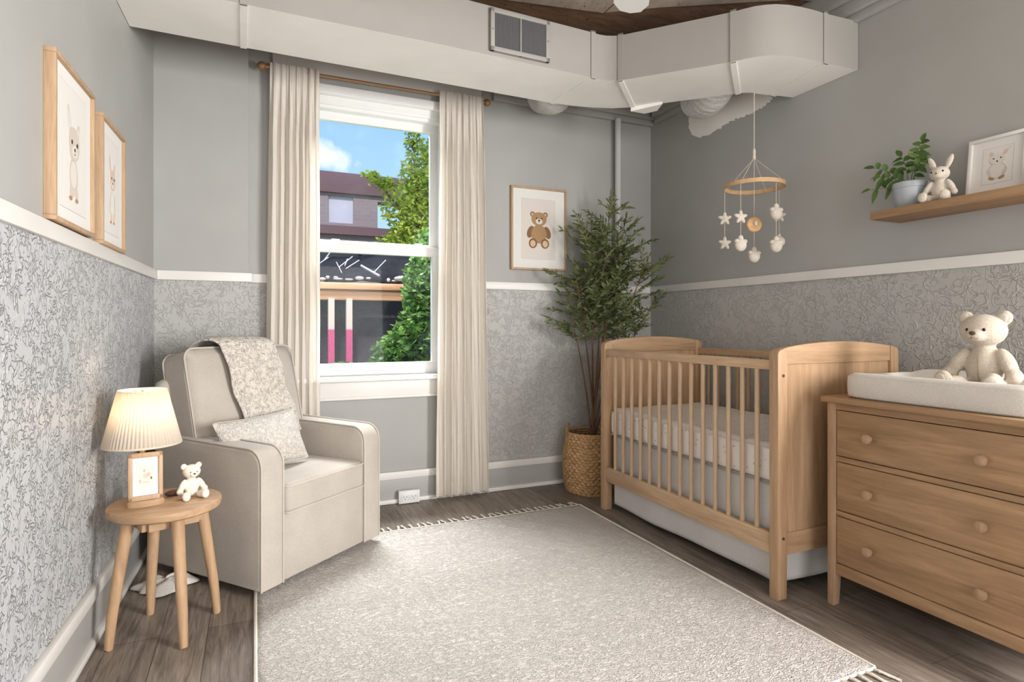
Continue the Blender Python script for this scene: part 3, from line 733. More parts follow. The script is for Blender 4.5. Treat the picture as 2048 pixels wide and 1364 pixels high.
# seat cushion
c = MB(); c.box(-HW+AT+.002, HW-AT-.002, YF-.012, .16, .306, .440, .030, seg=5)
for v in c.bm.verts:
    if v.co.z > .415: v.co.z += .018*max(0, (1-(v.co.x/.23)**2))*max(0, 1-((v.co.y+.09)/.26)**2)
sc_ = c.build('seat_cushion', 'linen_chair', ch, 60)
p = MB()
for zz in (.320, .429):
    w_ = HW-AT-.004
    pts = [(-w_, .15, zz), (-w_, YF+.02, zz)] + [(-w_+.022-.022*math.cos(R(a)), YF+.010-.022*math.sin(R(a)), zz) for a in (30, 60, 90)] + [(w_-.022+.022*math.sin(R(a)), YF+.010-.022*math.cos(R(a)), zz) for a in (0, 30, 60)] + [(w_, YF+.02, zz), (w_, .15, zz)]
    p.tube(pts, .0045, 6)
p.build('piping', 'piping', sc_)
q = MB(); q.lathe([(0, 0), (.24, 0), (.245, .012), (.20, .03), (.05, .04), (0, .04)], seg=40); q.build('swivel_base', 'slot', ch)

# lumbar pillow
pl = thing('throw_pillow', 'cream textured lumbar pillow propped on the armchair seat', 'pillow', (.035, 2.955, .430), 40)
def pillow_mesh(W, H, T, nu=40, nv=26):
    m_ = MB()
    for sgn in (-1, 1):
        def fn(u, v):
            a, b = u*2-1, v*2-1
            pin = 1-.07*(1-b*b)*(abs(a)**3)*0
            x = a*W/2*(1-.06*(1-b*b)); z = b*H/2*(1-.07*(1-a*a))
            t = T/2*((max(0, 1-abs(a)**2.6))*(max(0, 1-abs(b)**2.4)))**.62
            return (x, sgn*t, z)
        m_.grid(fn, nu, nv)
    bmesh.ops.remove_doubles(m_.bm, verts=m_.bm.verts, dist=.0006); bmesh.ops.recalc_face_normals(m_.bm, faces=m_.bm.faces); return m_
pm = pillow_mesh(.45, .25, .13)
pmx = Matrix.Translation((-.015, -.02, .140)) @ Matrix.Rotation(R(-1), 4, 'Y') @ Matrix.Rotation(R(-24), 4, 'X')
bmesh.ops.transform(pm.bm, matrix=pmx, verts=pm.bm.verts)
pc = pm.build('cover', 'pillow', pl, 75)
p = MB(); ed = []
for a in [i/20*2-1 for i in range(21)]: ed.append((a*.215, 0, -.125*(1-.07*(1-a*a))))
for b in [i/12*2-1 for i in range(13)]: ed.append((.215*(1-.06*(1-b*b)), 0, b*.125))
for a in [1-i/20*2 for i in range(21)]: ed.append((a*.215, 0, .125*(1-.07*(1-a*a))))
for b in [1-i/12*2 for i in range(13)]: ed.append((-.215*(1-.06*(1-b*b)), 0, b*.125))
p.tube([pmx @ Vector(e) for e in ed], .003, 6, closed=True); p.build('seam', 'piping', pl)

# throw blanket over the back
def throw_path():
    P = []   # (y,z) in cushion frame: front bottom -> over the top -> back
    P += [(-.130+.006*math.sin(i), .13+i*.03) for i in range(0, 14)]
    P += [(-.122, .56)] + [(-.03+.098*math.cos(R(a))*1.0, .575+.055*math.sin(R(a))) for a in (165, 140, 115, 90, 65, 40)] + [(.098, .585), (.115, .53), (.125, .47), (.14, .40)]
    return P
TP = throw_path()
def thr(u, v):
    k = v*(len(TP)-1); i = min(int(k), len(TP)-2); f_ = k-i
    y = TP[i][0]*(1-f_)+TP[i+1][0]*f_; z = TP[i][1]*(1-f_)+TP[i+1][1]*f_
    x = -.185 + u*.315 + (1-v)*.095 - .02*v
    x += .006*math.sin(v*14)
    y += (-1 if v < .62 else 1)*.004*(1+math.sin(u*15+v*5)) * (0 if .58 < v < .8 else 1)
    z += .012*(1 if .58 < v < .85 else 0)*(1-(2*u-1)**4)
    return bcl @ Vector((x, y, z))
tb = MB(); tb.grid(thr, 36, 70); to = tb.build('throw_blanket', 'throw', None, 80); to.data.transform(Matrix.Identity(4))
solid(to, .011, 1); subd(to, 1)
tm = Matrix.Translation((.085, 3.032, 0)) @ Matrix.Rotation(R(40), 4, 'Z'); to.data.transform(tm); bake(to)
tag(to, 'cream cable knit throw blanket draped over the armchair back', 'blanket')

# crumpled white cloth behind the side table
def crump(u, v):
    a = u*2*PI; r = (.10+.02*math.sin(3*a)+.01*math.sin(7*a+1))*v
    return (-.345+r*math.cos(a)*1.1, 2.84+r*math.sin(a)*.8, .006+.045*(1-v**3)*(1+.35*math.sin(5*a+5*v))*(.5+.5*v))
q = MB(); q.grid(crump, 48, 14, closeu=True); o = q.build('white_cloth', 'sock', None, 80); solid(o, .004)
tag(o, 'small crumpled white cloth on the floor behind the side table', 'cloth')

# ================================================================== SIDE TABLE
TX, TY, TZ = -.295, 2.445, .470
st = thing('side_table', 'round oak side table with splayed legs beside the armchair', 'side table', (TX, TY, 0))
MB().lathe([(0, TZ-.034), (.168, TZ-.034), (.178, TZ-.028), (.182, TZ-.014), (.180, TZ-.004), (.174, TZ), (0, TZ)], seg=64).build('tabletop', 'oak', st, 40)
ap = MB()
for k in range(4):
    ap.box(-.080, .080, -.009, .009, TZ-.075, TZ-.033, .002, mtx=Matrix.Rotation(R(k*90+23), 4, 'Z') @ Matrix.Translation((0, .088, 0)))
ap.build('apron', 'oak', st)
for k, a in enumerate((-66, 24, 114, 204)):
    d0 = Vector((math.cos(R(a)), math.sin(R(a)), 0))
    q = MB(); q.tube([d0*.178+Vector((0, 0, .0)), d0*.176+Vector((0, 0, .004)), d0*.165+Vector((0, 0, .12)), d0*.118+Vector((0, 0, TZ-.034))], [.0125, .014, .017, .0215], 16); q.build('leg', 'oak_z', st)

# lamp
lp = thing('table_lamp', 'lit table lamp with pleated cream shade on the side table', 'lamp', (-.372, 2.475, TZ))
MB().lathe([(0, 0), (.045, 0), (.047, .006), (.04, .014), (.012, .02), (0, .02)]).build('base', 'oak', lp)
MB().tube([(0, 0, .015), (0, 0, .30)], .009, 14).build('pole', 'brass', lp)
sh = MB(); sh.lathe([(.124, .205), (.0762, .398)], seg=480, pleat=.0016, npl=60); so = sh.build('lamp_shade', 'shade', lp, 80); solid(so, .001)
for (ra, za) in ((.123, .203), (.0755, .394)): MB().lathe([(ra, za), (ra+.0025, za), (ra+.0025, za+.007), (ra, za+.007), (ra, za)], seg=64).build('shade_trim', 'shade', so)
q = MB()
for a in (0, 120, 240): q.tube([(0, 0, .385), (.076*math.cos(R(a)), .076*math.sin(R(a)), .392)], .0015, 6)
q.ell((0, 0, .39), (.005, .005, .008)); q.build('spider', 'brass', lp)
MB().ell((0, 0, .305), (.022, .022, .030)).build('bulb', 'bulb', lp)
pt = light('lamp_bulb_light', 'POINT', (-.372, 2.475, TZ+.35), (0, 0, 0), 1.05, (1, .82, .62), shadow_soft_size=.025)

# little photo frame with an oval stand
ff = thing('photo_frame', 'small oak photo frame on an oval stand before the lamp', 'picture frame', (-.352, 2.405, TZ), 12)
FW, FH = .105, .165
def fbox(*a, **k): return a
q = MB(); q.lathe([(0, 0), (.056, 0), (.058, .008), (.056, .018), (.052, .021), (0, .021)], mtx=Matrix.Diagonal((1, .42, 1, 1))); q.build('stand', 'oak', ff)
q = MB(); fm = Matrix.Translation((0, 0, .018)) @ Matrix.Rotation(R(-4), 4, 'X')
q.box(-FW/2, FW/2, -.009, .009, 0, .018, .003, mtx=fm); q.box(-FW/2, FW/2, -.009, .009, FH-.016, FH, .003, mtx=fm); q.box(-FW/2, -FW/2+.014, -.009, .009, 0, FH, .003, mtx=fm); q.box(FW/2-.014, FW/2, -.009, .009, 0, FH, .003, mtx=fm); q.build('frame', 'frame_wood', ff)
q = MB(); q.box(-FW/2+.01, FW/2-.01, -.003, .004, .01, FH-.01, m='white_paper', mtx=fm); q.box(-.026, .026, -.0035, -.002, .04, .125, m='print_paper', mtx=fm)
for i, (x, z, rx, rz, m_) in enumerate([(0, .085, .008, .009, 'art_faint_peach'), (.009, .089, .005, .007, 'art_peach'), (0, .063, .011, .003, 'art_faint'), (-.016, .068, .003, .006, 'art_beige'), (.017, .076, .0025, .005, 'art_brown'), (-.003, .104, .003, .005, 'art_beige')]):
    q.prism(ellpoly(x, z, rx, rz), -.004-.0002*i, -.0034, 'y', m=m_, mtx=fm)
q.build('print', None, ff)

# ------------------------------------------------------------------ plush figures
def blob(parts, voxel, it=6):
    m_ = MB()
    for (c, r, rot) in parts: m_.ell(c, r, rot, seg=24)
    return m_
def figure(name, label, cat, loc, rz, H, kind, mt, pose=None):
    r = thing(name, label, cat, loc, rz)
    P = []
    if kind == 'bear':
        P += [((0, .02, .30), (.20, .175, .27), (0, 0, 0)), ((0, -.03, .745), (.235, .205, .195), (0, 0, 0)), ((0, -.20, .69), (.10, .085, .075), (0, 0, 0)), ((0, 0, .50), (.12, .11, .12), (0, 0, 0))]
        for q in (-1, 1):
            P += [((q*.195, .0, .895), (.088, .045, .088), (0, 0, 0)), ((q*.25, -.05, .36), (.083, .085, .20), (R(-12), R(-q*28), 0)), ((q*.325, -.09, .22), (.088, .088, .09), (0, 0, 0)),
                  ((q*.20, -.22, .10), (.105, .20, .10), (0, 0, q*.25)), ((q*.25, -.40, .135), (.11, .075, .135), (0, 0, q*.25))]
    else:
        P += [((0, .02, .25), (.165, .15, .23), (0, 0, 0)), ((0, -.03, .60), (.175, .165, .145), (0, 0, 0)), ((0, -.15, .555), (.10, .075, .075), (0, 0, 0)), ((0, 0, .42), (.10, .09, .09), (0, 0, 0))]
        for q in (-1, 1):
            P += [((q*.15, .02, .83), (.062, .03, .155), (0, R(q*22), 0)), ((q*.20, -.05, .32), (.06, .065, .17), (R(-10), R(-q*28), 0)), ((q*.265, -.08, .19), (.06, .06, .065), (0, 0, 0)),
                  ((q*.15, -.20, .08), (.09, .18, .085), (0, 0, q*.25)), ((q*.19, -.35, .105), (.095, .07, .105), (0, 0, q*.25))]
    m_ = blob([(tuple(a*H for a in c), tuple(a*H for a in r_), rot) for c, r_, rot in P], 0)
    o = m_.build('body', mt, r, 80)
    md = o.modifiers.new('r', 'REMESH'); md.mode = 'VOXEL'; md.voxel_size = H*.014; md.use_smooth_shade = True
    md = o.modifiers.new('s', 'SMOOTH'); md.iterations = 5; md.factor = .6
    bake(o)
    if kind == 'bear':
        eyes = [(q*.085, -.215, .755) for q in (-1, 1)]; nose = (0, -.285, .715)
    else:
        eyes = [(q*.10, -.165, .62) for q in (-1, 1)]; nose = (0, -.222, .575)
    small = H < .15
    for e in eyes: MB().ell(tuple(a*H for a in e), (H*.018, H*.014, H*.02), seg=12).build('eye', 'brown' if small else 'black', r)
    MB().ell(tuple(a*H for a in nose), (H*(.035 if kind == 'bear' else .018), H*.018, H*(.024 if kind == 'bear' else .014)), seg=12).build('nose', 'brown', r)
    if kind == 'bear' and not small:
        q = MB(); q.tube([(0, -.287*H, .70*H), (0, -.283*H, .665*H), (.02*H, -.275*H, .648*H), (.045*H, -.262*H, .655*H), (.055*H, -.25*H, .668*H)], H*.0045, 6); q.tube([(0, -.283*H, .665*H), (-.02*H, -.277*H, .652*H), (-.035*H, -.27*H, .655*H)], H*.0045, 6); q.build('mouth', 'thread', r)
        for s_ in (-1, 1):
            q = MB(); q.ell((s_*.262*H, -.462*H, .138*H), (.075*H, .018*H, .095*H), (0, 0, s_*.25)); q.build('paw_pad', 'plush_light', r)
            q = MB(); q.ell((s_*.195*H, -.03*H, .893*H), (.055*H, .020*H, .055*H)); q.build('inner_ear', 'plush_light', r)
        q = MB(); q.tube([(0, -.128*H, .50*H), (0, -.150*H, .42*H), (0, -.157*H, .32*H), (0, -.152*H, .22*H), (0, -.135*H, .14*H)], H*.004, 6); q.build('belly_seam', 'thread', r)
    if kind == 'rabbit':
        for s_ in (-1, 1):
            q = MB(); q.ell((s_*.152*H, -.004*H, .835*H), (.032*H, .012*H, .115*H), (0, R(s_*22), 0)); q.build('inner_ear', 'plush', r)
    return r
figure('ceramic_bear', 'small white bear figurine sitting on the side table', 'figurine', (-.215, 2.455, TZ), 22, .128, 'bear', 'ceramic_bear')
q = MB(); q.ell((-.278, 2.50, TZ+.011), (.030, .013, .011), (0, 0, .5)); tag(q.build('wooden_pebble', 'brown'), 'small dark brown pebble lying behind the white bear figurine', 'pebble')

# ================================================================== RUG
rg = thing('area_rug', 'large cream wool rug with tasselled ends on the floor', 'rug', (.91, 2.185, 0))
q = MB(); q.grid(lambda u, v: (-.91+1.82*u+.004*math.sin(v*23), -.935+1.87*v, .009+.0015*noise.noise((u*12, v*12, 0))), 60, 60)
o = q.build('pile', 'rug', rg, 80); solid(o, .010, -1)
q = MB()
for s_ in (-1, 1): q.tube([(s_*.908, -.93+i*.062, .007) for i in range(31)], .0065, 8)
for s_ in (-1, 1): q.tube([(-.908+i*.0605, s_*.932, .006) for i in range(31)], .005, 8)
q.build('binding', 'rug_yarn', rg)
def tassel_mb(kk):
    t = MB(); r_ = random.Random(kk)
    for j in range(4):
        dx = r_.uniform(-.007, .007); ln = r_.uniform(.045, .058); b2 = r_.uniform(-.012, .012)
        t.tube([(dx*.2, -.004, .006), (dx*.3, .014, .007), (dx+b2*.4, .034, .004), (dx+b2, ln, .0035)], [.0026, .0032, .0026, .0018], 5)
    t.ell((0, .013, .006), (.0045, .005, .0045), seg=8); return t
tmesh = [tassel_mb(k).build('tassel', 'rug_yarn', rg) for k in range(4)]
for k, o in enumerate(tmesh): o.location = (-.89+k*.038, .935, 0)
for k in range(4, 48):
    c = tmesh[k % 4].copy(); COL.objects.link(c); c.parent = rg; c.location = (-.89+k*.038, .935, 0); c.scale = (1.1, 1.35, 1.2); c.rotation_euler = (0, 0, R(random.uniform(-12, 12)))
for k in range(48):
    c = tmesh[k % 4].copy(); COL.objects.link(c); c.parent = rg; c.location = (-.89+k*.038, -.935, 0); c.scale = (1.1, 1.35, 1.2); c.rotation_euler = (0, 0, PI+R(random.uniform(-12, 12)))

# ================================================================== CRIB
CX0, CX1, CY0, CY1 = 1.915, 2.655, 1.72, 3.035
cr = thing('baby_crib', 'light oak baby crib with slatted sides against the right wall', 'crib', (CX0, CY0, 0))
CW, CL = CX1-CX0, CY1-CY0
def crib_end(y0, y1):
    e = MB(); xa, xb = 0.0, CW
    top = lambda x: 1.006+.030*(1-((x-CW/2)/(CW/2))**2)
    # uprights
    for (a, b2) in ((xa, xa+.052), (xb-.052, xb)):
        outer = a == xa
        if outer: poly = [(a, 0), (b2-.004, 0), (b2, .2), (b2, top(b2)), (b2-.008, top(b2-.008))] + [(a+.022-.022*math.sin(R(t)), top(.02)-.028+.024*math.cos(R(t))) for t in (0, 30, 60, 90)]
        else: poly = [(a+.004, 0), (b2, 0)] + [(b2-.022+.022*math.cos(R(t)), top(.02)-.028+.024*math.sin(R(t))) for t in (0, 30, 60, 90)] + [(a+.008, top(a+.008)), (a, top(a)), (a, .2)]
        q = MB(); q.prism(poly, y0, y1, 'y', bev=.003); q.build('leg', 'oak_z', cr)
    n = 20; poly = [(.05, .945), (CW-.05, .945)] + [(CW-.05-(CW-.1)*i/n, top(CW-.05-(CW-.1)*i/n)-.001) for i in range(n+1)]
    q = MB(); q.prism(poly, y0+.006, y1-.006, 'y', bev=.002)
    q.build('arched_rail', 'oak', cr)
    q = MB(); q.box(.045, CW-.045, (y0+y1)/2-.008, (y0+y1)/2+.008, .25, .95); q.build('end_panel', 'oak_z', cr)
    q = MB(); q.box(.05, CW-.05, y0+.008, y1-.008, .172, .262, .003); q.build('bottom_rail', 'oak', cr)
    q = MB(); ys = y0-.0008 if y0 < .5 else y1+.0008
    for zz in (.245, .90): q.lathe([(0, -.002), (.006, -.002), (.006, .002), (0, .002)], mtx=Matrix.Translation((.028, ys, zz)) @ Matrix.Rotation(R(90), 4, 'X'), seg=14)
    q.build('bolt', 'brown', cr)
crib_end(0, .045); crib_end(CL-.048, CL)
for side, (xa, xb) in enumerate(((.006, .034), (CW-.034, CW-.006))):
    q = MB(); q.box(xa, xb, .045, CL-.048, .921, .962, .005); q.build('top_rail', 'oak_y', cr)
    q = MB(); q.box(xa, xb, .045, CL-.048, .172, .258, .004); q.build('side_rail', 'oak_y', cr)
    n = 14; xm = (xa+xb)/2; sp = None
    for k in range(n):
        y = .045+(CL-.093)*(k+1)/(n+1) + .0
        if sp is None: q = MB(); q.tube([(xm, 0, .25), (xm, 0, .93)], .0105, 14); sp = q.build('slat', 'oak_pale_z', cr)
        else: sp = sp.copy(); COL.objects.link(sp); sp.parent = cr
        sp.location = (0, y, 0)
# mattress
mt = thing('crib_mattress', 'crib mattress in a white dotted fitted sheet inside the crib', 'mattress', (CX0, CY0, .445))
def matt(u, v, rnd=None): pass
b = bmesh.new(); bmesh.ops.create_cube(b, size=2); bmesh.ops.subdivide_edges(b, edges=b.edges, cuts=110, use_grid_fill=True)
mxc, myc = CW/2, CL/2; hx, hy = CW/2-.042, CL/2-.055
for v in b.verts:
    x, y, z = v.co; top = .165
    ex = max(0, abs(x)-.93)/.07; ey = max(0, abs(y)-.96)/.04
    zz = (z+1)/2; rd = (ex**2.2+ey**2.2)
    sc_y = abs(math.sin((y*hy+.02*math.sin(y*5))*PI/.083)); sc_x = abs(math.sin(x*hx*PI/.09))
    puck = .014*(sc_y**.5-.6)*(1 if abs(x) > .99 else 0)*(1-abs(z)**4) + .012*(sc_x**.5-.6)*(1 if abs(y) > .99 else 0)*(1-abs(z)**4)
    h = zz*top
    if z > .5: h -= .020*min(1, rd)*((z-.5)/.5)**2
    if z < -.5: h += .012*min(1, rd)*((-z-.5)/.5)**2
    h += .007*(sc_y**.5-.6)*(1 if z > .3 else 0)*max(0, (abs(x)-.8)/.2)
    nb = .0035*noise.noise((x*4, y*7, 1))*(1 if z > .9 else 0)
    inset = 1-.012*(abs(z)**4)
    v.co = (mxc+x*hx*inset+math.copysign(puck, x), myc+y*hy*inset, h+nb)
q = MB(); q.add(b); q.build('fitted_sheet', 'sheet', mt, 80)
q = MB(); q.tube([(mxc-hx-.003, myc-hy, .008), (mxc-hx-.004, myc+hy, .008)], .005, 8); q.tube([(mxc-hx, myc-hy-.002, .008), (mxc+hx, myc-hy-.002, .008)], .005, 8); M['hem'] = plain('taupe_hem', srgb(158, 150, 142), .9); q.build('edge_piping', 'hem', mt, label='grey elastic hem of the sheet')
# skirt
def skirt(u, v):
    per = [(.050, CL-.075), (.050, .075), (.062, .060), (CW-.08, .060)]
    L = [0]
    for a, b2 in zip(per, per[1:]): L.append(L[-1]+math.dist(a, b2))
    s_ = u*L[-1]
    for i in range(3):
        if s_ <= L[i+1] or i == 2:
            f_ = (s_-L[i])/(L[i+1]-L[i]); x = per[i][0]*(1-f_)+per[i+1][0]*f_; y = per[i][1]*(1-f_)+per[i+1][1]*f_; break
    wv = .003*math.sin(u*95+2*math.sin(u*11))*(1-v) + .004*math.sin(u*23)*v
    z = .445-v*(.405+.006*math.sin(u*9))
    if i == 0: x += wv - (.0 if v < .5 else 0)
    else: y += wv*.7
    return (max(x, .040 if i == 0 else 0), y, z)
q = MB(); q.grid(skirt, 320, 24); o = q.build('crib_skirt', 'skirt', None, 80, loc=(CX0, CY0, 0)); solid(o, .002); tag(o, 'pale grey crib skirt hanging below the crib mattress', 'crib skirt')

# ================================================================== DRESSER
DX0, DY0, DY1 = 2.085, .914, 1.632
dr = thing('dresser', 'three drawer oak dresser with round knobs at the right edge', 'dresser', (DX0, DY0, 0))
DW = DY1-DY0; DD = XR-.035-DX0
q = MB(); q.box(-.020, DD+.005, -.018, DW+.018, .800, .822, .004); q.build('top', 'drawer', dr)
q = MB()
q.box(0, .02, 0, DW, .773, .800, .002); q.box(.001, .02, .03, DW-.03, .571, .591, .002); q.box(.001, .02, .03, DW-.03, .359, .379, .002); q.box(0, .02, .03, DW-.03, .128, .171, .002)
q.box(.003, DD-.01, .0, .018, .128, .80, .001); q.box(.003, DD-.01, DW-.018, DW, .128, .80, .001); q.box(DD-.015, DD, 0, DW, .128, .80); q.box(.03, DD-.01, .01, DW-.01, .13, .15)
q.build('carcass', 'drawer', dr)
for (xa, ya) in ((0, 0), (0, DW-.034), (DD-.036, 0), (DD-.036, DW-.034)):
    q = MB(); y2 = ya+.034; ti = .010
    q.prism([(ya+(ti if ya > .1 else 0), 0), (y2-(0 if ya > .1 else ti), 0), (y2, .13), (y2, .80), (ya, .80), (ya, .13)], xa-.001, xa+.035, 'x', bev=.0015); q.build('leg', 'knob', dr)
for (z0, z1) in ((.594, .770), (.382, .568), (.174, .356)):
    q = MB(); q.box(.003, .022, .037, DW-.037, z0, z1, .002); q.box(.02, DD-.06, .05, DW-.05, z0+.01, z1-.03); dwr = q.build('drawer', 'drawer', dr)
    for yy in (.172, .543):
        k = MB(); k.lathe([(0, 0), (.008, 0), (.0075, .010), (.010, .014), (.0165, .017), (.019, .023), (.0175, .030), (.010, .034), (0, .035)], mtx=Matrix.Translation((.004, yy, (z0+z1)/2)) @ Matrix.Rotation(R(-90), 4, 'Y'), seg=24)
        k.build('knob', 'knob', dwr)
# changing pad: tray-like with raised sides
cp = thing('changing_pad', 'white contoured changing pad on top of the dresser', 'changing pad', (2.10, .945, .822))
PW, PL = .56, .652
b = bmesh.new(); bmesh.ops.create_cube(b, size=2); bmesh.ops.subdivide_edges(b, edges=b.edges, cuts=40, use_grid_fill=True)
for v in b.verts:
    x, y, z = v.co
    kx = abs(x)
    h = .095 - .045*(0.5+0.5*math.cos(PI*min(1, kx/.82)))*min(1, max(0, (1-abs(y))/.06))
    ed = max(abs(x), abs(y)); 
    e_ = 9; n_ = (abs(x)**e_+abs(y)**e_)**(1/e_); k = max(abs(x), abs(y))/n_ if n_ else 1
    rr = max(0, (ed-.95)/.05)
    zz = (z+1)/2
    hz = zz*h - (.010*rr**2 if z > .8 else 0) + (.006*rr**2 if z < -.8 else 0)
    v.co = (PW/2+x*k*PW/2*(1-.01*z*z), PL/2+y*k*PL/2*(1-.01*z*z), hz)
q = MB(); q.add(b); q.build('pad_cover', 'pad', cp, 80)
figure('teddy_bear', 'cream plush teddy bear sitting on the changing pad', 'teddy bear', (2.385, 1.24, .862), -86, .298, 'bear', 'plush')

# ================================================================== SHELF AND ITS THINGS
sh_ = MB(); sh_.box(2.535, XR, .95, 1.772, 1.577, 1.612, .0015); tag(sh_.build('wall_shelf', 'drawer'), 'floating oak shelf on the right wall above the crib', 'shelf')
ZS = 1.612
pn = thing('potted_plant', 'leafy green plant in a grey ceramic pot on the shelf', 'plant', (2.635, 1.655, ZS))
MB().lathe([(0, 0), (.052, 0), (.056, .006), (.057, .016), (.060, .02), (.063, .060), (.0655, .085), (.0655, .088), (.068, .090), (.069, .112), (.066, .115), (.062, .113), (.061, .10), (0, .10)], seg=48).build('pot', 'pot', pn)
MB().lathe([(0, .101), (.058, .101), (0, .106)]).build('soil', 'soil', pn)
def leaf(mb, base, dirv, L, Wd, up=Vector((0, 0, 1)), droop=.25, n=5):
    dirv = Vector(dirv).normalized(); side = dirv.cross(up)
    if side.length < .05: side = Vector((1, 0, 0))
    side.normalize(); nrm = side.cross(dirv).normalized(); b = bmesh.new(); rows = []
    for i in range(n+1):
        t = i/n; w_ = Wd*.5*math.sin(PI*min(1, t**.8*1.0))**.8 if 0 < t < 1 else 0
        p = Vector(base)+dirv*L*t - Vector((0, 0, 1))*droop*L*t*t
        if w_ == 0: rows.append([b.verts.new(p)])
        else: rows.append([b.verts.new(p-side*w_+nrm*w_*.3), b.verts.new(p), b.verts.new(p+side*w_+nrm*w_*.3)])
    for A, B in zip(rows, rows[1:]):
        if len(A) == 1 and len(B) == 3: b.faces.new((A[0], B[0], B[1])); b.faces.new((A[0], B[1], B[2]))
        elif len(B) == 1 and len(A) == 3: b.faces.new((A[0], B[0], A[1])); b.faces.new((A[1], B[0], A[2]))
        elif len(A) == 3: b.faces.new((A[0], B[0], B[1], A[1])); b.faces.new((A[1], B[1], B[2], A[2]))
    b.normal_update()
    me = bpy.data.meshes.new('t'); b.to_mesh(me); b.free(); mb.bm.from_mesh(me); bpy.data.meshes.remove(me)
rnd = random.Random(11); stm = MB(); lv = MB()
stems = [((.0, -.045, .285), 10), ((-.02, .15, .215), 8), ((-.05, .10, .16), 7), ((.0, .04, .24), 7), ((-.03, -.07, .20), 6), ((-.02, .17, .12), 5), ((.02, -.03, .25), 7)]
for (tip, nl) in stems:
    tip = Vector(tip); p0 = Vector((rnd.uniform(-.015, .015), rnd.uniform(-.015, .015), .10)); mid = Vector((tip.x*.35, tip.y*.35, .10+(tip.z-.10)*.68))
    pts = [(1-t)**2*p0+2*(1-t)*t*mid+t*t*tip for t in [i/10 for i in range(11)]]
    stm.tube(pts, [.0022-.0012*i/10 for i in range(11)], 6)
    for k in range(nl):
        t = .35+.65*k/(nl-1); i = min(9, int(t*10)); p = pts[i]*(1-(t*10-i))+pts[i+1]*(t*10-i); tg = (pts[i+1]-pts[i]).normalized()
        sd = tg.cross(Vector((1, .2, 0))).normalized() * (1 if k % 2 else -1)
        dv = sd*.95+tg*.5+Vector((rnd.uniform(-.45, .35), rnd.uniform(-.2, .2), rnd.uniform(-.1, .2)))
        if k == nl-1: dv = tg
        leaf(lv, p, dv, rnd.uniform(.042, .058), rnd.uniform(.021, .028), up=Vector((-.8, -.4, .5)), droop=rnd.uniform(.1, .45))
stm.build('stem', 'stem', pn); lv.build('foliage', 'pot_leaf', pn, 80)
figure('plush_rabbit', 'small cream plush rabbit sitting on the shelf beside the potted plant', 'plush toy', (2.62, 1.525, ZS), -78, .205, 'rabbit', 'plush_light')
picture('framed_picture', 'white framed mouse drawing leaning on the wall shelf', .205, .245, (2.695, 1.362, ZS+.004), -90, critter(0, .062, .125, 'mouse', 1.0), fw=.014, dp=.018, inner=(-.052, .052, .052, .198), fmat='white_frame', tilt=-7, paper='pale_paper')
q = MB(); q.box(2.645, 2.70, 1.13, 1.225, ZS, ZS+.10, .004); M['dgreen'] = plain('dark_green_box', srgb(38, 44, 40), .5)
tag(q.build('storage_box', 'dgreen'), 'dark green box at the right end of the shelf', 'box')

# ================================================================== MOBILE
MX, MY = 2.478, 2.385
mo = thing('crib_mobile', 'wooden ring mobile with felt stars hanging above the crib', 'mobile', (MX, MY, 0))
MZ = 1.857; RR = .150
MB().tube([(0, 0, 2.05), (0, 0, 2.372)], .0022, 6).build('hanging_cord', 'cord', mo)
q = MB(); q.lathe([(0, -.03), (.006, -.028), (.009, -.015), (.006, .0), (.009, .012), (.005, .03), (0, .032)], (0, 0, 2.03)); q.build('bead', 'cord', mo)
q = MB(); rp = [(RR, -.011), (RR+.006, -.011), (RR+.006, .011), (RR, .011), (RR, -.011)]; q.lathe(rp, (0, 0, MZ), 72); q.build('ring', 'ring_wood', mo)
for k in range(4):
    a = R(45+k*90-23.7)
    q = MB(); q.tube([(0, 0, 2.01), (RR*math.cos(a), RR*math.sin(a), MZ+.01)], .0012, 5); q.build('ring_cord', 'cord', mo)
def star_poly(r, n=5, inner=.62, rot=90): return [(r*(1 if i % 2 == 0 else inner)*math.cos(R(rot+i*180/n)), r*(1 if i % 2 == 0 else inner)*math.sin(R(rot+i*180/n))) for i in range(2*n)]
def felt(kind, p, face):
    mtx = Matrix.Translation(p) @ Matrix.Rotation(face, 4, 'Z'); m_ = MB()
    if kind == 'star':
        m_.prism(star_poly(.034), -.011, .011, 'y', mtx=mtx); o = m_.build('felt_star', 'mobile_felt', mo, 80)
        bb = bmesh.new(); bb.from_mesh(o.data); bmesh.ops.triangulate(bb, faces=[f for f in bb.faces if len(f.verts) > 4]); bb.to_mesh(o.data); bb.free(); subd(o, 2)
        for p_ in o.data.polygons: p_.use_smooth = True
        o.data.shade_smooth() if hasattr(o.data, 'shade_smooth') else None
        bake_star(o)
        return o
    if kind == 'ball': m_.ell((0, 0, 0), (.030, .026, .030)); m_.ell((0, 0, .030), (.008, .008, .014)); bmesh.ops.transform(m_.bm, matrix=mtx, verts=m_.bm.verts); return m_.build('felt_ball', 'mobile_felt', mo, 80)
    if kind == 'moon': 
        m_.ell((0, 0, -.004), (.031, .022, .034)); m_.ell((0, 0, .030), (.014, .012, .018)); m_.ell((.022, 0, .014), (.014, .013, .012)); m_.ell((-.02, 0, .016), (.014, .013, .012))
        bmesh.ops.transform(m_.bm, matrix=mtx, verts=m_.bm.verts); return m_.build('felt_cloud', 'mobile_felt', mo, 80)
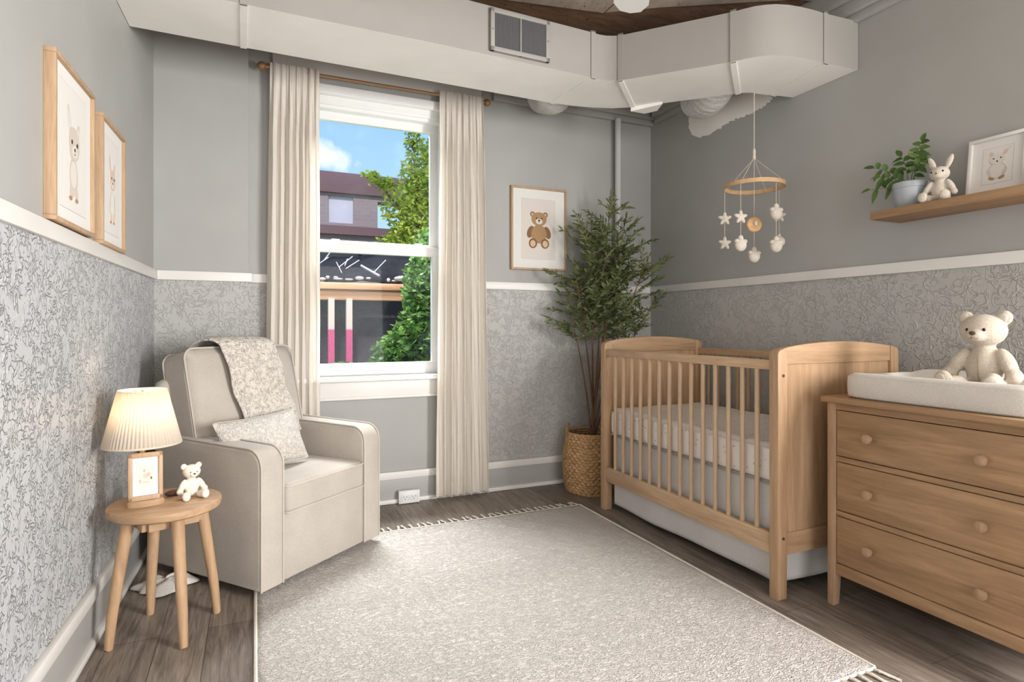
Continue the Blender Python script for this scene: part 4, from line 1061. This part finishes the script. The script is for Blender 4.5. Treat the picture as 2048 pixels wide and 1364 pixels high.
def bake_star(o):
    # puffy star from overlapping lobes, voxel joined
    vs = [v.co.copy() for v in o.data.vertices]; c = sum(vs, Vector())/len(vs)
    m_ = MB(); m_.ell((0, 0, 0), (.020, .015, .020), seg=16)
    for k in range(5):
        a = R(90+72*k); m_.ell((.018*math.cos(a), 0, .018*math.sin(a)), (.020, .010, .010), (0, -a, 0), seg=14)
    ang = FACE; bmesh.ops.transform(m_.bm, matrix=Matrix.Translation(c) @ Matrix.Rotation(ang, 4, 'Z'), verts=m_.bm.verts)
    me = bpy.data.meshes.new('felt_star'); m_.bm.to_mesh(me); m_.bm.free(); me.materials.append(M['mobile_felt']); o.modifiers.clear(); o.data = me
    md = o.modifiers.new('r', 'REMESH'); md.mode = 'VOXEL'; md.voxel_size = .0022
    md = o.modifiers.new('s', 'SMOOTH'); md.iterations = 4
    bake(o)
# strings: lateral offset along the picture-right direction, depth, list of (z, kind)
rd = Vector((.916, -.401, 0)); fd = Vector((.401, .916, 0))
strings = [(-.141, .05, ((1.690, 'star'), (1.555, 'star'))), (-.112, -.100, ((1.672, 'star'), (1.530, 'moon'))), (.066, -.119, ((1.692, 'moon'), (1.522, 'moon'))), (.152, .035, ((1.703, 'star'), (1.562, 'ball')))]
for (lat, dep, its) in strings:
    p = rd*lat+fd*dep
    MB().tube([(p.x, p.y, its[-1][0]), (p.x, p.y, MZ)], .0012, 5).build('string', 'cord', mo)
    for (z, kind) in its:
        FACE = R(-23.7+random.uniform(-12, 12)); felt(kind, Vector((p.x, p.y, z)), FACE)
MB().tube([(0, 0, 1.48), (0, 0, 2.02)], .0014, 5).build('string', 'cord', mo)
FACE = R(-23.7); felt('moon', Vector((0, 0, 1.482)), FACE)
q = MB(); q.lathe([(0, -.007), (.036, -.007), (.041, -.003), (.041, .003), (.036, .007), (0, .007)], mtx=Matrix.Translation((0, .0, 1.65)) @ Matrix.Rotation(FACE, 4, 'Z') @ Matrix.Rotation(R(90), 4, 'X'), seg=36); q.build('wooden_disc', 'disc_wood', mo)
q = MB(); q.ell((0, -.012, 1.655), (.010, .006, .014), (0, 0, FACE)); q.build('disc_knot', 'mobile_felt', mo)

# ================================================================== OLIVE TREE
ol = thing('potted_olive_tree', 'tall artificial olive tree in a woven basket in the far corner', 'tree', (2.075, 3.395, 0))
def bk(u, v):
    z = v*.385; a = u*2*PI
    r = .150+.034*math.sin(PI*min(1, (v*.9+.07)))**.8
    row = (z+.003*math.sin(a*5))/.0185; rr = .0065*abs(math.sin(row*PI))**.7
    st_ = .0042*math.sin(a*30 + (PI if int(row) % 2 else 0))
    return ((r+rr+st_)*math.cos(a), (r+rr+st_)*math.sin(a), z+.002*math.sin(a*9)*(0 if v > .95 or v < .05 else 1))
q = MB(); q.grid(bk, 336, 124, closeu=True); bo = q.build('basket', 'basket', ol, 80); solid(bo, .006, 1)
q = MB()
q.tube([(.163*math.cos(2*PI*k/48), .163*math.sin(2*PI*k/48), .388) for k in range(48)], .008, 8, closed=True)
q.tube([(.185*math.cos(2*PI*k/48), .185*math.sin(2*PI*k/48), .205) for k in range(48)], .005, 8, closed=True); q.lathe([(0, .004), (.148, .004), (.148, .012), (0, .012)]); q.build('rim', 'basket', bo)
for s_ in (-1, 1):
    dv = Vector((.72, -.69, 0))*s_; sd = Vector((-dv.y, dv.x, 0))
    q = MB(); q.tube([dv*.166+sd*(.045*math.cos(R(a)))+Vector((0, 0, .375+.062*math.sin(R(a)))) for a in range(0, 181, 15)], .006, 8); q.build('handle', 'basket', bo)
MB().lathe([(0, .30), (.15, .30), (0, .315)]).build('moss', 'soil', ol)
rnd = random.Random(5); tr_ = MB(); fo = MB()
def bez(a, b, c, n): return [(1-t)**2*a+2*(1-t)*t*b+t*t*c for t in [i/n for i in range(n+1)]]
rdv = Vector((.916, -.401, 0)); fdv = Vector((.401, .916, 0))
def okp(p): # keep inside the corner (local coords)
    return Vector((min(p.x, 2.70-2.075), min(p.y, 3.60-3.395), p.z))
mains = [(.02, .02, 1.88, .03), (.10, -.02, 1.72, .06), (-.10, .0, 1.70, -.04), (.22, -.04, 1.45, .10), (-.20, -.05, 1.40, -.06), (.06, .05, 1.60, .04), (.27, 0.0, 1.20, .12), (-.22, -.03, 1.12, -.10)]
nleaf = 0
def ptan(pts, t):
    n = len(pts)-1; k = min(n-1, int(t*n)); f_ = t*n-k
    return pts[k]*(1-f_)+pts[k+1]*f_, (pts[k+1]-pts[k]).normalized()
def twig(p, d, L, r0=.0022):
    global nleaf
    q_ = p+d*L; mid = p+d*L*.5+Vector((0, 0, L*.10)); q_ += Vector((0, 0, L*.12)); pts = [okp(x) for x in bez(p, mid, q_, 6)]
    tr_.tube(pts, [r0*(1-.7*i/6) for i in range(7)], 4)
    nl = int(L/.0105)
    for k in range(nl):
        t = .12+.88*k/max(1, nl-1); b_, tg = ptan(pts, t)
        sd = tg.cross(Vector((rnd.uniform(-.6, .6), rnd.uniform(-.6, .6), 1))).normalized()*(1 if k % 2 else -1)
        dv = tg*.75+sd*.8+Vector((0, 0, rnd.uniform(-.15, .35)))
        if k == nl-1: dv = tg
        if b_.y > .17: dv.y = -abs(dv.y)
        if b_.x > .58: dv.x = -abs(dv.x)
        leaf(fo, b_, dv, rnd.uniform(.040, .062), rnd.uniform(.012, .017), up=Vector((rnd.uniform(-1, 1), rnd.uniform(-1, 0), rnd.uniform(0, 1))), droop=rnd.uniform(-.1, .3), n=3); nleaf += 1
for (lat, dep, zt, lm) in mains:
    p0 = Vector((rnd.uniform(-.02, .02), rnd.uniform(-.02, .02), .30)); tip = rdv*(lat*1.05+.10)+fdv*dep+Vector((0, 0, zt)); md = rdv*(lm*.6+.03)+Vector((0, 0, .30+(zt-.30)*.5))
    pts = bez(p0, md, tip, 16); tr_.tube([okp(x) for x in pts], [.0085-.006*i/16 for i in range(17)], 7)
    z0 = .50 if zt > 1.3 else .62
    nb = int(26*(zt-.9)/.9)+14
    for k in range(nb):
        t = z0+(1-z0)*k/(nb-1); b_, tg = ptan(pts, t)
        if b_.z < .98: continue
        az = rnd.uniform(0, 2*PI); env = max(.10, .29*math.sin(PI*min(1, max(.0, (b_.z-.80)/1.22)))**.8)
        d = (rdv*math.cos(az)+fdv*math.sin(az)*.55+Vector((0, 0, rnd.uniform(.1, .75)))).normalized()
        twig(b_, d, rnd.uniform(.5, 1.0)*env)
    twig(pts[-1], tg, .10)
tr_.build('trunk', 'bark', ol); fo.build('foliage', 'olive_leaf', ol, 80)

# ================================================================== OUTSIDE THE WINDOW
GZ = -.4
g = MB(); g.box(-14, 22, YB+.2, 40, GZ-.1, GZ); struct(g, 'ground', 'grass')
BY = 10.0
bd = thing('ruined_building', 'derelict brick building with purple coping beyond the window', 'building', (0, BY, GZ))
def zz(v): return v-GZ
q = MB()
q.box(-2.0, 1.10, 0, .3, 0, zz(3.62)); q.box(1.10, 1.50, 0, .3, 0, zz(2.80)); q.box(1.10, 1.50, 0, .3, zz(3.24), zz(3.62)); q.box(1.50, 1.90, 0, .3, 0, zz(3.62))
q.box(1.90, 2.35, 0, .3, 0, zz(2.70)); q.box(1.90, 2.35, 0, .3, zz(3.20), zz(3.62)); q.box(2.35, 6.0, 0, .3, 0, zz(3.62)); q.build('wall', 'brick', bd)
q = MB(); q.box(-2.0, 6.0, -.08, .36, zz(3.28), zz(3.62), .01); q.build('coping', 'parapet', bd)
q = MB(); q.box(1.10, 1.50, .05, .12, zz(2.80), zz(3.24)); q.build('boarded_window', 'boarding', bd)
q = MB(); q.box(-2, 6, -.10, .0, zz(2.60), zz(2.74)); q.build('ledge', 'parapet', bd)
# shed frame nearer the window
SY = 7.0
sd_ = thing('lean_to_shed', 'timber lean-to with pink and white posts outside the window', 'shed', (0, SY, GZ))
from math import isclose
q = MB(); q.box(-.6, 1.95, -.06, .06, zz(1.52), zz(1.60), .01); q.box(-.6, 1.80, -.02, .10, zz(1.40), zz(1.52), .01); q.build('beam', 'beam', sd_)
for xx in (.80, 1.00, .58):
    q = MB(); q.box(xx-.035, xx+.035, -.035, .035, 0, zz(1.06), m='post_pink'); q.box(xx-.034, xx+.034, -.034, .034, zz(1.06), zz(1.42), m='post_white'); q.build('post', None, sd_)
q = MB(); q.box(-.6, 2.4, .6, .7, 0, zz(1.5)); q.build('back_wall', 'tarp_dark', sd_)
rt = random.Random(2)
def tarp(u, v): 
    return (-.6+u*2.9, .1+v*.25, zz(1.62)+v*.46+.07*noise.noise((u*9, v*4, 0))+.05*noise.noise((u*25, v*9, 2)))
q = MB(); q.grid(tarp, 60, 20); o = q.build('roof_tarpaulin', 'tarp', sd_, 30); solid(o, .01)
q = MB()
for k in range(9):
    a = Vector((rt.uniform(.3, 1.9), rt.uniform(.2, .6), zz(1.70))); b2 = a+Vector((rt.uniform(-.6, .6), rt.uniform(-.1, .2), rt.uniform(.15, .5))); q.tube([a, b2], .018, 6)
q.build('broken_rafters', 'tarp', sd_)
q = MB()
q.tube([(.45, .1, zz(1.98)), (1.35, .25, zz(2.05))], .012, 6); q.tube([(1.15, .1, zz(1.82)), (1.36, .05, zz(1.70))], .014, 6)
for k in range(9):
    a = Vector((rt.uniform(.4, 1.5), .12, zz(1.68)+rt.uniform(0, .2))); q.tube([a, a+Vector((rt.uniform(-.18, .18), 0, rt.uniform(.05, .16)))], .006, 5)
for k in range(12): q.ell((rt.uniform(.5, 1.9), .05, zz(1.64)+rt.uniform(0, .03)), (rt.uniform(.02, .06), .03, rt.uniform(.01, .025)), seg=8)
q.ell((1.65, .0, zz(1.67)), (.13, .06, .035), seg=10); q.build('white_debris', 'whitewash', sd_)
def canopy(name, label, loc, blobs, nl, ls, mt, seed, trunk=None, cat='tree'):
    r = thing(name, label, cat, loc); rn = random.Random(seed); f = MB()
    tot = sum(b[1][0]*b[1][2] for b in blobs)
    verts = []; faces = []
    for (c, rad) in blobs:
        n = int(nl*rad[0]*rad[2]/tot)
        for _ in range(n):
            d = Vector((rn.gauss(0, 1), rn.gauss(0, 1), rn.gauss(0, 1))).normalized()*(rn.random()**.4)
            p = Vector(c)+Vector((d.x*rad[0], d.y*rad[1], d.z*rad[2]))
            a = Vector((rn.gauss(0, 1), rn.gauss(0, 1), rn.gauss(0, .6))).normalized(); b2 = a.cross(Vector((rn.gauss(0, 1), rn.gauss(0, 1), rn.gauss(0, 1)))).normalized()
            L = ls*rn.uniform(.6, 1.2); i = len(verts)
            verts += [p-a*L*.5, p+b2*L*.26, p+a*L*.5, p-b2*L*.26]; faces.append((i, i+1, i+2, i+3))
    me = bpy.data.meshes.new('foliage'); me.from_pydata([tuple(v) for v in verts], [], faces); me.materials.append(M[mt]); o = bpy.data.objects.new('foliage', me); COL.objects.link(o); o.parent = r
    if trunk:
        q = MB()
        for pts, rr in trunk: q.tube(pts, rr, 8)
        q.build('trunk', 'bark', r)
    return r
canopy('leafy_tree', 'tall sunlit yellow-green tree outside the right side of the window', (2.17, 8.45, .1),
       [((.12, 0, 3.15), (.38, .45, .62)), ((-.20, 0, 2.75), (.34, .35, .34)), ((.0, 0, 2.2), (.45, .5, .60)), ((.30, .2, 2.6), (.5, .5, .8)), ((-.50, -.1, 3.02), (.22, .12, .10)), ((-.68, -.1, 3.12), (.13, .08, .06)), ((-.05, 0, 3.72), (.13, .12, .22)), ((.3, 0, 3.5), (.22, .2, .3)), ((-.45, 0, 2.18), (.16, .12, .12))],
       8500, .085, 'tree_leaf', 4, [([(0.1, 0, GZ), (.12, 0, 1.6), (.05, 0, 2.6), (-.05, 0, 3.7)], [.09, .07, .04, .01]), ([(.08, 0, 2.2), (-.3, -.05, 2.75), (-.65, -.1, 3.1)], [.03, .02, .008])])
canopy('green_shrub', 'dense green shrub outside the lower right of the window', (1.58, 6.3, 0),
       [((.18, 0, 1.5), (.30, .3, .55)), ((.15, 0, .9), (.42, .3, .5)), ((-.15, 0, .75), (.32, .25, .28)), ((.25, .1, 1.95), (.22, .25, .25))], 6500, .09, 'bush_leaf', 9, [([(0.1, 0, GZ), (.12, 0, 1.2)], [.04, .02])], 'shrub')
canopy('weed_clump', 'low pale green weeds outside below the window posts', (.75, 5.7, 0), [((0, 0, .62), (.5, .2, .14)), ((0, 0, .1), (.6, .25, .45))], 1500, .10, 'bush_leaf', 12, None, 'weeds')
